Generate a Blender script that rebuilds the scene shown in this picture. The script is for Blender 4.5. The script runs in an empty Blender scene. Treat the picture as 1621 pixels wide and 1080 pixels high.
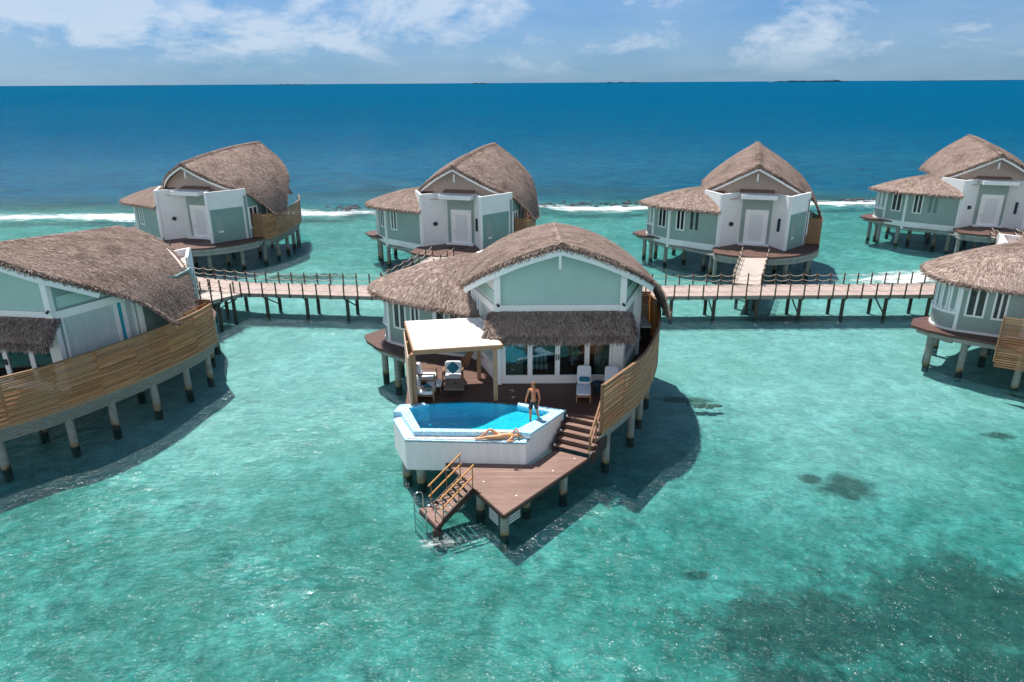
import bpy, bmesh, math, random
from mathutils import Vector, Matrix, noise
random.seed(7)
C = bpy.context.scene.collection
R = math.radians
# ------------------------------------------------------------------ camera
sc = bpy.context.scene
cd = bpy.data.cameras.new('camera'); cam = bpy.data.objects.new('camera', cd); C.objects.link(cam)
cd.sensor_width = 36; cd.lens = 36*1110/1621; cd.clip_start = .5; cd.clip_end = 60000
PITCH = math.atan(409/1110); ROLL = R(.35); CAMH = 15.0
X0 = Vector((1, 0, 0)); F0 = Vector((0, math.cos(PITCH), -math.sin(PITCH))); U0 = Vector((0, math.sin(PITCH), math.cos(PITCH)))
cx = X0*math.cos(ROLL) - U0*math.sin(ROLL); cu = X0*math.sin(ROLL) + U0*math.cos(ROLL)
m = Matrix.Identity(4)
for i in range(3): m[i][0] = cx[i]; m[i][1] = cu[i]; m[i][2] = -F0[i]
m[2][3] = CAMH
cam.matrix_world = m
sc.camera = cam
sc.view_settings.view_transform = 'Standard'; sc.view_settings.look = 'None'
sc.view_settings.exposure = 0.6; sc.view_settings.gamma = 1
# ------------------------------------------------------------------ sun and sky
SUN_EL = 65.5; SUN_AZ = -36.0       # azimuth measured from +Y towards +X
sd = Vector((math.sin(R(SUN_AZ))*math.cos(R(SUN_EL)), math.cos(R(SUN_AZ))*math.cos(R(SUN_EL)), math.sin(R(SUN_EL))))
sl = bpy.data.lights.new('sun', 'SUN'); sl.energy = 5.0; sl.angle = R(.5); sl.color = (1, .95, .88)
so = bpy.data.objects.new('sun', sl); C.objects.link(so); so.rotation_euler = (-sd).to_track_quat('-Z', 'Y').to_euler()
so.location = sd*80
w = bpy.data.worlds.new('World'); sc.world = w; w.use_nodes = True
nt = w.node_tree; nt.nodes.clear()
def N(nt, t, **k):
    n = nt.nodes.new(t)
    for a, v in k.items():
        if a.startswith('i_'): n.inputs[a[2:].replace('_', ' ')].default_value = v
        else: setattr(n, a, v)
    return n
def L(nt, a, b): nt.links.new(a, b)
def ramp(nt, src, pts, interp='LINEAR'):
    n = nt.nodes.new('ShaderNodeValToRGB'); e = n.color_ramp.elements; n.color_ramp.interpolation = interp
    while len(e) < len(pts): e.new(.5)
    for i, (p, c) in enumerate(pts):
        e[i].position = p; e[i].color = (c, c, c, 1) if isinstance(c, (int, float)) else (*c, 1)
    L(nt, src, n.inputs[0]); return n.outputs[0]
def mixc(nt, fac, a, b, mode='MIX'):
    n = nt.nodes.new('ShaderNodeMix'); n.data_type = 'RGBA'; n.blend_type = mode; n.clamp_factor = True
    for idx, v in ((0, fac), (6, a), (7, b)):
        if hasattr(v, 'links') or isinstance(v, bpy.types.NodeSocket): L(nt, v, n.inputs[idx])
        elif idx == 0: n.inputs[0].default_value = v
        else: n.inputs[idx].default_value = (*v, 1)
    return n.outputs[2]
def math_(nt, op, a, b=None, c=None, clamp=False):
    n = nt.nodes.new('ShaderNodeMath'); n.operation = op; n.use_clamp = clamp
    for i, v in enumerate((a, b, c)):
        if v is None: continue
        if isinstance(v, bpy.types.NodeSocket): L(nt, v, n.inputs[i])
        else: n.inputs[i].default_value = v
    return n.outputs[0]
sky = N(nt, 'ShaderNodeTexSky', sky_type='NISHITA', sun_disc=False, sun_elevation=R(SUN_EL), sun_rotation=R(SUN_AZ), altitude=0, air_density=1.0, dust_density=.3, ozone_density=3.0)
tc = N(nt, 'ShaderNodeTexCoord')
sep = N(nt, 'ShaderNodeSeparateXYZ'); L(nt, tc.outputs['Generated'], sep.inputs[0])
elev = ramp(nt, sep.outputs[2], [(0.0, (.22, .50, 1.02)), (.06, (.27, .56, 1.02)), (.16, (.40, .72, 1.05)), (.4, (.42, .64, .86))])
tint = mixc(nt, 1.0, sky.outputs[0], elev, 'MULTIPLY')
# cumulus: a noise on the view direction, stretched along the horizon
def skynoise(scale, zs, det, rough, off=(0, 0, 0), dist=0.0):
    mp = N(nt, 'ShaderNodeMapping'); mp.inputs['Scale'].default_value = (1, 1, zs); mp.inputs['Location'].default_value = off
    L(nt, tc.outputs['Generated'], mp.inputs[0])
    n = N(nt, 'ShaderNodeTexNoise'); n.inputs['Scale'].default_value = scale; n.inputs['Detail'].default_value = det; n.inputs['Roughness'].default_value = rough
    n.inputs['Distortion'].default_value = dist
    L(nt, mp.outputs[0], n.inputs[0]); return n.outputs[0]
big = skynoise(2.6, 3.0, 8, .55, (3.1, 1.2, 0))
puff = skynoise(7.0, 2.4, 9, .62, (.4, 5, 2), .3)
thin = skynoise(3.5, 5.0, 6, .6, (9, 3, 1))
# more cloud to the left (negative x), clear to the right
left = math_(nt, 'MULTIPLY', sep.outputs[0], -.13)
cov = math_(nt, 'ADD', puff, left)
cum = ramp(nt, cov, [(.50, 0), (.62, 1)])
bigm = ramp(nt, math_(nt, 'ADD', big, left), [(.36, 0), (.62, 1)])
veil = ramp(nt, math_(nt, 'ADD', thin, left), [(.28, .08), (.68, .75)])
low = ramp(nt, sep.outputs[2], [(.005, 0), (.045, 1)])
hi = ramp(nt, sep.outputs[2], [(.30, 1), (.60, .12)])      # open blue overhead, clouds banked round the horizon
low = math_(nt, 'MULTIPLY', low, hi); bigm = math_(nt, 'MULTIPLY', bigm, hi); veil = math_(nt, 'MULTIPLY', veil, hi)
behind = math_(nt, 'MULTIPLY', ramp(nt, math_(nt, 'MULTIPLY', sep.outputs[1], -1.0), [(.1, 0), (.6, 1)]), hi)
cm = math_(nt, 'MULTIPLY', cum, low)
base = mixc(nt, math_(nt, 'MULTIPLY', bigm, .30), tint, (5.0, 6.3, 7.6))
base = mixc(nt, math_(nt, 'MULTIPLY', veil, .5), base, (5.2, 6.7, 8.2))
base = mixc(nt, math_(nt, 'MULTIPLY', cm, .50), base, (8.6, 9.3, 10.0))
base = mixc(nt, math_(nt, 'MULTIPLY', behind, math_(nt, 'ADD', .45, math_(nt, 'MULTIPLY', puff, .5))), base, (12.5, 12.8, 13.2))   # unseen bright cloud bank added behind the camera to fill shaded walls
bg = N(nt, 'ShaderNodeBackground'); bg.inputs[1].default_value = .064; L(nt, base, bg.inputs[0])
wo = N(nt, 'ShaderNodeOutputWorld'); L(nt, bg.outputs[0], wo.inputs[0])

# ------------------------------------------------------------------ helpers
class MB:
    def __init__(s): s.v = []; s.f = []; s.sm = False
    def add(s, vs, fs):
        o = len(s.v); s.v += [tuple(v) for v in vs]; s.f += [tuple(i+o for i in f) for f in fs]; return s
    def box(s, x0, x1, y0, y1, z0, z1):
        return s.add([(x0, y0, z0), (x1, y0, z0), (x1, y1, z0), (x0, y1, z0), (x0, y0, z1), (x1, y0, z1), (x1, y1, z1), (x0, y1, z1)],
                     [(0, 3, 2, 1), (4, 5, 6, 7), (0, 1, 5, 4), (1, 2, 6, 5), (2, 3, 7, 6), (3, 0, 4, 7)])
    def obox(s, c, ux, uy, uz, hx, hy, hz):
        c = Vector(c); ux = Vector(ux); uy = Vector(uy); uz = Vector(uz)
        vs = [c + ux*(a*hx) + uy*(b*hy) + uz*(d*hz) for d in (-1, 1) for a, b in ((-1, -1), (1, -1), (1, 1), (-1, 1))]
        return s.add(vs, [(0, 3, 2, 1), (4, 5, 6, 7), (0, 1, 5, 4), (1, 2, 6, 5), (2, 3, 7, 6), (3, 0, 4, 7)])
    def beam(s, a, b, w, h, up=(0, 0, 1)):
        a = Vector(a); b = Vector(b); d = (b-a); l = d.length
        if l < 1e-6: return s
        d.normalize(); up = Vector(up)
        side = d.cross(up)
        if side.length < 1e-4: side = Vector((1, 0, 0))
        side.normalize(); u = side.cross(d)
        return s.obox((a+b)/2, d, side, u, l/2, w/2, h/2)
    def prism(s, pts, z0, z1):
        n = len(pts)
        vs = [(x, y, z0) for x, y in pts] + [(x, y, z1) for x, y in pts]
        ar = sum(pts[i][0]*pts[(i+1) % n][1]-pts[(i+1) % n][0]*pts[i][1] for i in range(n))
        fs = [(i, (i+1) % n, n+(i+1) % n, n+i) for i in range(n)] + [tuple(range(n, 2*n)), tuple(reversed(range(n)))]
        if ar < 0: fs = [tuple(reversed(f)) for f in fs]
        return s.add(vs, fs)
    def cyl(s, a, b, r0, r1=None, n=12, cap=True):
        if r1 is None: r1 = r0
        a = Vector(a); b = Vector(b); d = (b-a).normalized(); t = Vector((1, 0, 0)) if abs(d.x) < .9 else Vector((0, 1, 0))
        u = d.cross(t).normalized(); v = d.cross(u)
        vs = []
        for p, r in ((a, r0), (b, r1)):
            for k in range(n):
                q = 2*math.pi*k/n; vs.append(p + u*(r*math.cos(q)) + v*(r*math.sin(q)))
        fs = [(k, n+k, n+(k+1) % n, (k+1) % n) for k in range(n)]
        if cap: fs += [tuple(range(n)), tuple(reversed(range(n, 2*n)))]
        return s.add(vs, fs)
    def tube(s, pts, r, n=6):
        pts = [Vector(p) for p in pts]; o = len(s.v); rings = []
        for i, p in enumerate(pts):
            d = (pts[min(i+1, len(pts)-1)] - pts[max(i-1, 0)]).normalized()
            t = Vector((0, 0, 1)) if abs(d.z) < .9 else Vector((1, 0, 0))
            u = d.cross(t).normalized(); v = d.cross(u)
            rr = r[i] if isinstance(r, (list, tuple)) else r
            rings.append([p + u*(rr*math.cos(2*math.pi*k/n)) + v*(rr*math.sin(2*math.pi*k/n)) for k in range(n)])
        vs = [q for g in rings for q in g]
        fs = [(i*n+k, i*n+(k+1) % n, (i+1)*n+(k+1) % n, (i+1)*n+k) for i in range(len(pts)-1) for k in range(n)]
        fs += [tuple(reversed(range(n))), tuple(range((len(pts)-1)*n, len(pts)*n))]
        return s.add(vs, fs)
    def wall(s, a, b, z0, z1, t, off=0.0):      # wall slab from a to b, thickness t to the left of a>b shifted by off
        a = Vector((*a, 0)); b = Vector((*b, 0)); d = (b-a).normalized(); n = Vector((-d.y, d.x, 0))
        p = [a+n*off, b+n*off, b+n*(off+t), a+n*(off+t)]
        return s.prism([(q.x, q.y) for q in p], z0, z1)
    def cushion(s, x0, x1, y0, y1, z0, z1, r=.04):
        n = 6; vs = []; fs = []
        # rounded box via superellipse rings
        cx_, cy_, cz_ = (x0+x1)/2, (y0+y1)/2, (z0+z1)/2; hx, hy, hz = (x1-x0)/2, (y1-y0)/2, (z1-z0)/2
        U, V = 20, 8
        def se(c, e): return math.copysign(abs(c)**e, c)
        for j in range(V+1):
            ph = -math.pi/2 + math.pi*j/V
            for i in range(U):
                th = 2*math.pi*i/U
                vs.append((cx_+hx*se(math.cos(ph), .3)*se(math.cos(th), .3), cy_+hy*se(math.cos(ph), .3)*se(math.sin(th), .3), cz_+hz*se(math.sin(ph), .5)))
        for j in range(V):
            for i in range(U): fs.append((j*U+i, j*U+(i+1) % U, (j+1)*U+(i+1) % U, (j+1)*U+i))
        s.sm = True
        return s.add(vs, fs)
    def build(s, name, mat, parent=None, xf=None, smooth=None, bevel=0):
        me = bpy.data.meshes.new(name)
        vs = s.v; fs = s.f
        if MIRROR[0]: vs = [(x, -y, z) for x, y, z in vs]; fs = [tuple(reversed(f)) for f in fs]
        if xf is not None: vs = [tuple(xf @ Vector(v)) for v in vs]
        me.from_pydata(vs, [], fs); me.validate()
        if (smooth if smooth is not None else s.sm): me.polygons.foreach_set('use_smooth', [True]*len(me.polygons))
        me.materials.append(mat)
        o = bpy.data.objects.new(name, me); C.objects.link(o)
        if parent: o.parent = parent
        if bevel:
            b = o.modifiers.new('bevel', 'BEVEL'); b.width = bevel; b.segments = 2; b.limit_method = 'ANGLE'
        return o
MIRROR = [False]
def tag(o, label=None, cat=None, group=None, kind=None):
    if label: o['label'] = label
    if cat: o['category'] = cat
    if group: o['group'] = group
    if kind: o['kind'] = kind
    return o
def empty(name, loc=(0, 0, 0), rz=0, **k):
    o = bpy.data.objects.new(name, None); o.empty_display_size = .5; C.objects.link(o)
    o.location = loc; o.rotation_euler = (0, 0, rz); return tag(o, **k)
def copy_tree(o, parent=None):
    c = o.copy(); C.objects.link(c); c.parent = parent
    for ch in list(o.children): copy_tree(ch, c)
    return c
def struct(o, label=None, cat=None): return tag(o, label, cat, kind='structure')

# ------------------------------------------------------------------ materials
def mat(name, col, rough=.6, var=None, vscale=3.0, bump=0.0, bscale=20.0, metal=0.0, spec=.4, stretch=(1, 1, 1), coords='Object'):
    m = bpy.data.materials.new(name); m.use_nodes = True; nt = m.node_tree; b = nt.nodes['Principled BSDF']
    b.inputs['Roughness'].default_value = rough; b.inputs['Metallic'].default_value = metal; b.inputs['Specular IOR Level'].default_value = spec
    b.inputs['Base Color'].default_value = (*col, 1)
    t = N(nt, 'ShaderNodeTexCoord'); mp = N(nt, 'ShaderNodeMapping'); mp.inputs['Scale'].default_value = stretch; L(nt, t.outputs[coords], mp.inputs[0])
    if var:
        n = N(nt, 'ShaderNodeTexNoise'); n.inputs['Scale'].default_value = vscale; n.inputs['Detail'].default_value = 6; n.inputs['Roughness'].default_value = .65
        L(nt, mp.outputs[0], n.inputs[0])
        L(nt, mixc(nt, ramp(nt, n.outputs[0], [(.3, 0), (.72, 1)]), col, var), b.inputs['Base Color'])
    if bump:
        n2 = N(nt, 'ShaderNodeTexNoise'); n2.inputs['Scale'].default_value = bscale; n2.inputs['Detail'].default_value = 5; L(nt, mp.outputs[0], n2.inputs[0])
        bp = N(nt, 'ShaderNodeBump'); bp.inputs['Strength'].default_value = bump; bp.inputs['Distance'].default_value = .05
        L(nt, n2.outputs[0], bp.inputs['Height']); L(nt, bp.outputs[0], b.inputs['Normal'])
    m['b'] = 1
    return m
def planks(name, c1, c2, c3, width=.14, axis='x', rough=.55, wet=False):
    """boards laid side by side: each board its own tone, dark gap between"""
    m = bpy.data.materials.new(name); m.use_nodes = True; nt = m.node_tree; b = nt.nodes['Principled BSDF']
    t = N(nt, 'ShaderNodeTexCoord'); sp = N(nt, 'ShaderNodeSeparateXYZ'); L(nt, t.outputs['Object'], sp.inputs[0])
    a = sp.outputs[{'x': 0, 'y': 1, 'z': 2}[axis]]
    q = math_(nt, 'DIVIDE', a, width); fl = math_(nt, 'FLOOR', q); fr = math_(nt, 'FRACT', q)
    wn = N(nt, 'ShaderNodeTexWhiteNoise', noise_dimensions='1D'); L(nt, fl, wn.inputs['W'])
    mp = N(nt, 'ShaderNodeMapping'); s = {'x': (9, .9, 9), 'y': (.9, 9, 9), 'z': (.8, .8, 9)}[axis]; mp.inputs['Scale'].default_value = s
    L(nt, t.outputs['Object'], mp.inputs[0])
    n = N(nt, 'ShaderNodeTexNoise'); n.inputs['Scale'].default_value = 2.2; n.inputs['Detail'].default_value = 8; n.inputs['Roughness'].default_value = .7; L(nt, mp.outputs[0], n.inputs[0])
    n3 = N(nt, 'ShaderNodeTexNoise'); n3.inputs['Scale'].default_value = .6; n3.inputs['Detail'].default_value = 5; L(nt, t.outputs['Object'], n3.inputs[0])
    col = mixc(nt, wn.outputs[0], c1, c2)
    col = mixc(nt, ramp(nt, n.outputs[0], [(.35, 0), (.7, .85)]), col, c3)
    col = mixc(nt, ramp(nt, n3.outputs[0], [(.4, 0), (.75, .45)]), col, tuple(x*.6 for x in c1))
    gap = ramp(nt, math_(nt, 'ABSOLUTE', math_(nt, 'SUBTRACT', fr, .5)), [(.455, 0), (.48, 1)])
    col = mixc(nt, gap, col, tuple(x*.18 for x in c1))
    L(nt, col, b.inputs['Base Color']); b.inputs['Roughness'].default_value = rough
    b.inputs['Specular IOR Level'].default_value = .35
    bp = N(nt, 'ShaderNodeBump'); bp.inputs['Strength'].default_value = .4; bp.inputs['Distance'].default_value = .01; bp.invert = True
    L(nt, gap, bp.inputs['Height']); L(nt, bp.outputs[0], b.inputs['Normal'])
    return m
def thatch_mat():
    m = bpy.data.materials.new('thatch'); m.use_nodes = True; nt = m.node_tree; b = nt.nodes['Principled BSDF']
    g = N(nt, 'ShaderNodeNewGeometry'); t = N(nt, 'ShaderNodeTexCoord')
    n1 = N(nt, 'ShaderNodeTexNoise'); n1.inputs['Scale'].default_value = .7; n1.inputs['Detail'].default_value = 5; L(nt, t.outputs['Object'], n1.inputs[0])
    n2 = N(nt, 'ShaderNodeTexNoise'); n2.inputs['Scale'].default_value = 9; n2.inputs['Detail'].default_value = 6; n2.inputs['Roughness'].default_value = .75; L(nt, t.outputs['Object'], n2.inputs[0])
    col = ramp(nt, g.outputs['Random Per Island'], [(0, (.08, .054, .043)), (.35, (.235, .168, .138)), (.7, (.39, .295, .25)), (1, (.56, .445, .39))])
    col = mixc(nt, ramp(nt, n2.outputs[0], [(.35, .45), (.65, 0)]), col, (.14, .105, .090))
    col = mixc(nt, ramp(nt, n1.outputs[0], [(.40, 0), (.70, .45)]), col, (.40, .31, .27))
    col = mixc(nt, ramp(nt, n1.outputs[0], [(.30, .55), (.46, 0)]), col, (.13, .095, .08))
    L(nt, col, b.inputs['Base Color']); b.inputs['Roughness'].default_value = .9; b.inputs['Specular IOR Level'].default_value = .1
    bp = N(nt, 'ShaderNodeBump'); bp.inputs['Strength'].default_value = .8; bp.inputs['Distance'].default_value = .06; L(nt, n2.outputs[0], bp.inputs['Height']); L(nt, bp.outputs[0], b.inputs['Normal'])
    return m
def fence_mat():
    m = bpy.data.materials.new('fence_slats'); m.use_nodes = True; nt = m.node_tree; b = nt.nodes['Principled BSDF']
    g = N(nt, 'ShaderNodeNewGeometry'); t = N(nt, 'ShaderNodeTexCoord')
    mp = N(nt, 'ShaderNodeMapping'); mp.inputs['Scale'].default_value = (.7, .7, 14); L(nt, t.outputs['Object'], mp.inputs[0])
    n1 = N(nt, 'ShaderNodeTexNoise'); n1.inputs['Scale'].default_value = 1.8; n1.inputs['Detail'].default_value = 6; L(nt, mp.outputs[0], n1.inputs[0])
    n2 = N(nt, 'ShaderNodeTexNoise'); n2.inputs['Scale'].default_value = .55; n2.inputs['Detail'].default_value = 4; L(nt, t.outputs['Object'], n2.inputs[0])
    col = ramp(nt, g.outputs['Random Per Island'], [(0, (.32, .110, .040)), (.5, (.48, .180, .070)), (1, (.68, .31, .13))])
    col = mixc(nt, ramp(nt, n1.outputs[0], [(.4, 0), (.75, .8)]), col, (.20, .12, .06))
    col = mixc(nt, ramp(nt, n2.outputs[0], [(.42, 0), (.66, .65)]), col, (.42, .24, .13))
    L(nt, col, b.inputs['Base Color']); b.inputs['Roughness'].default_value = .6
    return m
M = {}
M['thatch'] = thatch_mat()
M['white'] = mat('white_plaster', (.86, .86, .86), .7, (.76, .78, .79), 1.2, .06, 30)
M['trim'] = mat('white_painted_timber', (.88, .88, .88), .45, (.82, .83, .84), 2.0)
M['sage'] = mat('sage_plaster', (.31, .40, .375), .7, (.265, .345, .32), 1.3, .05, 30)
M['teal'] = mat('pale_teal_plaster', (.42, .61, .57), .65, (.37, .55, .51), .9, .05, 30)
M['teal_dark'] = mat('sea_green_plaster', (.24, .375, .35), .6, (.20, .32, .30), 1.1, .04, 30)
M['beige'] = mat('beige_gable_plaster', (.66, .55, .49), .8, (.57, .47, .42), 1.2)
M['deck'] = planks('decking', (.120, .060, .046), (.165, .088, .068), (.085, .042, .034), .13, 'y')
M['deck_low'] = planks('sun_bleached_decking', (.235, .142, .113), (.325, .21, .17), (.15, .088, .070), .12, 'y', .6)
M['board'] = planks('boardwalk_boards', (.40, .31, .28), (.50, .41, .37), (.33, .24, .215), .15, 'x', .75)
M['board_y'] = planks('spur_boards', (.46, .40, .36), (.55, .48, .43), (.40, .33, .29), .15, 'y', .75)
M['fence'] = fence_mat()
M['greyslat'] = mat('weathered_grey_slats', (.33, .32, .30), .8, (.17, .16, .14), 3.0, .1, 20, stretch=(1, 1, 6))
M['timber'] = mat('warm_timber', (.30, .17, .09), .55, (.21, .115, .06), 2.0, .1, 20, stretch=(1, 1, .2))
M['pergpost'] = mat('weathered_timber_post', (.44, .25, .14), .65, (.31, .17, .10), 2.0, .15, 20, stretch=(4, 4, .4))
M['orange'] = mat('varnished_handrail', (.55, .27, .07), .4, (.42, .19, .05), 3.0)
M['darktimber'] = mat('dark_stained_timber', (.07, .035, .028), .6, (.045, .025, .02), 3.0)
M['post'] = mat('walkway_post_timber', (.115, .080, .062), .8, (.07, .05, .04), 4.0)
M['pilewood'] = mat('wet_timber_pile', (.085, .070, .055), .7, (.045, .045, .035), 3.0)
M['rope'] = mat('natural_rope', (.62, .56, .46), .9, (.5, .45, .36), 8)
M['cushion'] = mat('white_canvas', (.78, .80, .84), .85, (.70, .73, .78), 3, .05, 40)
M['tealcloth'] = mat('teal_cushion_cloth', (.02, .20, .27), .8, (.015, .15, .21), 4)
M['navy'] = mat('navy_woven', (.012, .03, .055), .7, (.02, .045, .075), 20)
M['steel'] = mat('stainless_steel', (.62, .64, .65), .22, metal=1.0)
M['black'] = mat('black_fitting', (.015, .016, .018), .4)
M['porthole'] = mat('dark_glass_disc', (.01, .03, .045), .15)
M['curtain'] = mat('sheer_curtain', (.34, .36, .33), .9, (.25, .27, .25), 3)
M['bluecurtain'] = mat('turquoise_blind', (.03, .30, .36), .8)
M['inwood'] = mat('interior_walnut_floor', (.10, .055, .035), .4, (.07, .035, .022), 2)
M['inwall'] = mat('interior_wall', (.16, .15, .13), .8)
M['stripes'] = None
M['grille'] = mat('grey_white_grille', (.55, .56, .56), .7, (.42, .43, .43), 3)
M['poolwall'] = mat('water_stained_plaster', (.86, .86, .86), .7, (.70, .73, .73), 1.6, .06, 30, stretch=(2.5, 2.5, .35))
M['doorpanel'] = mat('grey_white_door_panel', (.70, .72, .74), .5)
M['hatch'] = mat('brown_mat', (.30, .22, .19), .8, (.22, .16, .13), 3)
M['skirt'] = mat('concrete_skirt', (.36, .35, .33), .85, (.24, .235, .22), 2.2, .2, 12)
M['tile'] = None
M['pebble'] = None
M['skin_m'] = mat('tanned_skin', (.62, .24, .12), .5, (.52, .19, .09), 8)
M['skin_w'] = mat('golden_skin', (.68, .35, .19), .5, (.60, .29, .15), 8)
M['hair_m'] = mat('sandy_hair', (.20, .10, .05), .7); M['hair_w'] = mat('blonde_hair', (.50, .33, .15), .7)
M['shorts'] = mat('black_swim_shorts', (.012, .016, .022), .7, (.03, .04, .055), 15)
M['bikini'] = mat('yellow_bikini_cloth', (.62, .45, .10), .7)
M['canopy'] = mat('white_roof_membrane', (.80, .79, .76), .7, (.70, .69, .66), 1.3, .05, 12)
# stained canopy top
def canopy_mat():
    m = mat('white_roof_panel', (.83, .82, .79), .7); nt = m.node_tree; b = nt.nodes['Principled BSDF']
    t = N(nt, 'ShaderNodeTexCoord'); n = N(nt, 'ShaderNodeTexNoise'); n.inputs['Scale'].default_value = 1.6; n.inputs['Detail'].default_value = 8; n.inputs['Roughness'].default_value = .7; L(nt, t.outputs['Object'], n.inputs[0])
    d = N(nt, 'ShaderNodeVectorMath', operation='DISTANCE'); L(nt, t.outputs['Object'], d.inputs[0]); d.inputs[1].default_value = (-3.3, .25, 4.7)
    blot = math_(nt, 'MULTIPLY', ramp(nt, d.outputs['Value'], [(.25, 1), (.55, 0)]), ramp(nt, n.outputs[0], [(.42, 0), (.55, 1)]))
    col = mixc(nt, ramp(nt, n.outputs[0], [(.58, 0), (.72, .35)]), (.83, .82, .79), (.62, .60, .55))
    col = mixc(nt, math_(nt, 'MULTIPLY', blot, .7), col, (.45, .38, .32))
    L(nt, col, b.inputs['Base Color']); return m
M['canopy'] = canopy_mat()
def pile_mat():
    m = mat('concrete_pile', (.40, .42, .39), .8); nt = m.node_tree; b = nt.nodes['Principled BSDF']
    g = N(nt, 'ShaderNodeNewGeometry'); sp = N(nt, 'ShaderNodeSeparateXYZ'); L(nt, g.outputs['Position'], sp.inputs[0])
    n = N(nt, 'ShaderNodeTexNoise'); n.inputs['Scale'].default_value = 2.5; n.inputs['Detail'].default_value = 6; L(nt, g.outputs['Position'], n.inputs[0])
    n5 = N(nt, 'ShaderNodeTexNoise'); n5.inputs['Scale'].default_value = .8; L(nt, g.outputs['Position'], n5.inputs[0])
    h = math_(nt, 'ADD', math_(nt, 'ADD', sp.outputs[2], math_(nt, 'MULTIPLY', n.outputs[0], .45)), math_(nt, 'MULTIPLY', math_(nt, 'SUBTRACT', n5.outputs[0], .5), 1.1))
    col = mixc(nt, ramp(nt, n.outputs[0], [(.35, 0), (.7, 1)]), (.30, .315, .295), (.19, .20, .175))
    col = mixc(nt, ramp(nt, h, [(.42, 1), (.56, 0)]), col, (.25, .20, .11))
    col = mixc(nt, ramp(nt, h, [(.24, 1), (.32, 0)]), col, (.025, .03, .025))
    L(nt, col, b.inputs['Base Color']); return m
M['pile'] = pile_mat()
def tile_mat():
    m = mat('blue_mosaic_tile', (.1, .4, .6), .25); nt = m.node_tree; b = nt.nodes['Principled BSDF']
    t = N(nt, 'ShaderNodeTexCoord'); vo = N(nt, 'ShaderNodeTexVoronoi'); vo.inputs['Scale'].default_value = 22; vo.inputs['Randomness'].default_value = .35; L(nt, t.outputs['Object'], vo.inputs[0])
    s = N(nt, 'ShaderNodeSeparateColor'); L(nt, vo.outputs['Color'], s.inputs[0])
    L(nt, ramp(nt, s.outputs[0], [(0, (.20, .52, .76)), (.5, (.38, .68, .86)), (1, (.66, .86, .95))]), b.inputs['Base Color']); return m
M['tile'] = tile_mat()
M['tile_in'] = mat('pool_lining_tile', (.08, .54, .74), .4, (.11, .62, .80), 2)
def shelf_mat():
    m = mat('shallow_shelf_tile', (.03, .42, .62), .4); return m
M['shelf'] = shelf_mat()
def pebble_mat():
    m = mat('pale_pebbles', (.6, .57, .53), .8); nt = m.node_tree; b = nt.nodes['Principled BSDF']
    t = N(nt, 'ShaderNodeTexCoord'); vo = N(nt, 'ShaderNodeTexVoronoi'); vo.inputs['Scale'].default_value = 26; L(nt, t.outputs['Object'], vo.inputs[0])
    s = N(nt, 'ShaderNodeSeparateColor'); L(nt, vo.outputs['Color'], s.inputs[0])
    c = ramp(nt, s.outputs[0], [(0, (.42, .36, .32)), (.5, (.66, .62, .58)), (1, (.82, .80, .78))])
    L(nt, mixc(nt, ramp(nt, vo.outputs['Distance'], [(.4, 0), (.75, .7)]), c, (.2, .17, .15)), b.inputs['Base Color']); return m
M['pebble'] = pebble_mat()
def stripe_mat():
    m = mat('striped_bench_cloth', (.6, .6, .58), .8); nt = m.node_tree; b = nt.nodes['Principled BSDF']
    t = N(nt, 'ShaderNodeTexCoord'); sp = N(nt, 'ShaderNodeSeparateXYZ'); L(nt, t.outputs['Object'], sp.inputs[0])
    f = math_(nt, 'FRACT', math_(nt, 'MULTIPLY', sp.outputs[0], 5.0))
    L(nt, mixc(nt, ramp(nt, f, [(.45, 0), (.5, 1)]), (.75, .76, .74), (.10, .30, .38)), b.inputs['Base Color']); return m
M['stripes'] = stripe_mat()
def glass_mat(name, tintc, refl=1.0):
    m = bpy.data.materials.new(name); m.use_nodes = True; nt = m.node_tree; nt.nodes.clear()
    tr = N(nt, 'ShaderNodeBsdfTransparent'); tr.inputs[0].default_value = (*tintc, 1)
    gl = N(nt, 'ShaderNodeBsdfGlossy'); gl.inputs['Roughness'].default_value = .01; gl.inputs[0].default_value = (.9, .95, 1, 1)
    fr = N(nt, 'ShaderNodeFresnel'); fr.inputs[0].default_value = 1.5
    mx = N(nt, 'ShaderNodeMixShader'); L(nt, math_(nt, 'MULTIPLY', fr.outputs[0], 1.7*refl, clamp=True), mx.inputs[0]); L(nt, tr.outputs[0], mx.inputs[1]); L(nt, gl.outputs[0], mx.inputs[2])
    o = N(nt, 'ShaderNodeOutputMaterial'); L(nt, mx.outputs[0], o.inputs[0]); return m
M['glass'] = glass_mat('window_glass', (.72, .84, .82))
M['darkglass'] = mat('dark_window_pane', (.03, .035, .035), .08, (.06, .05, .04), 1.5, spec=.7)

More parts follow.
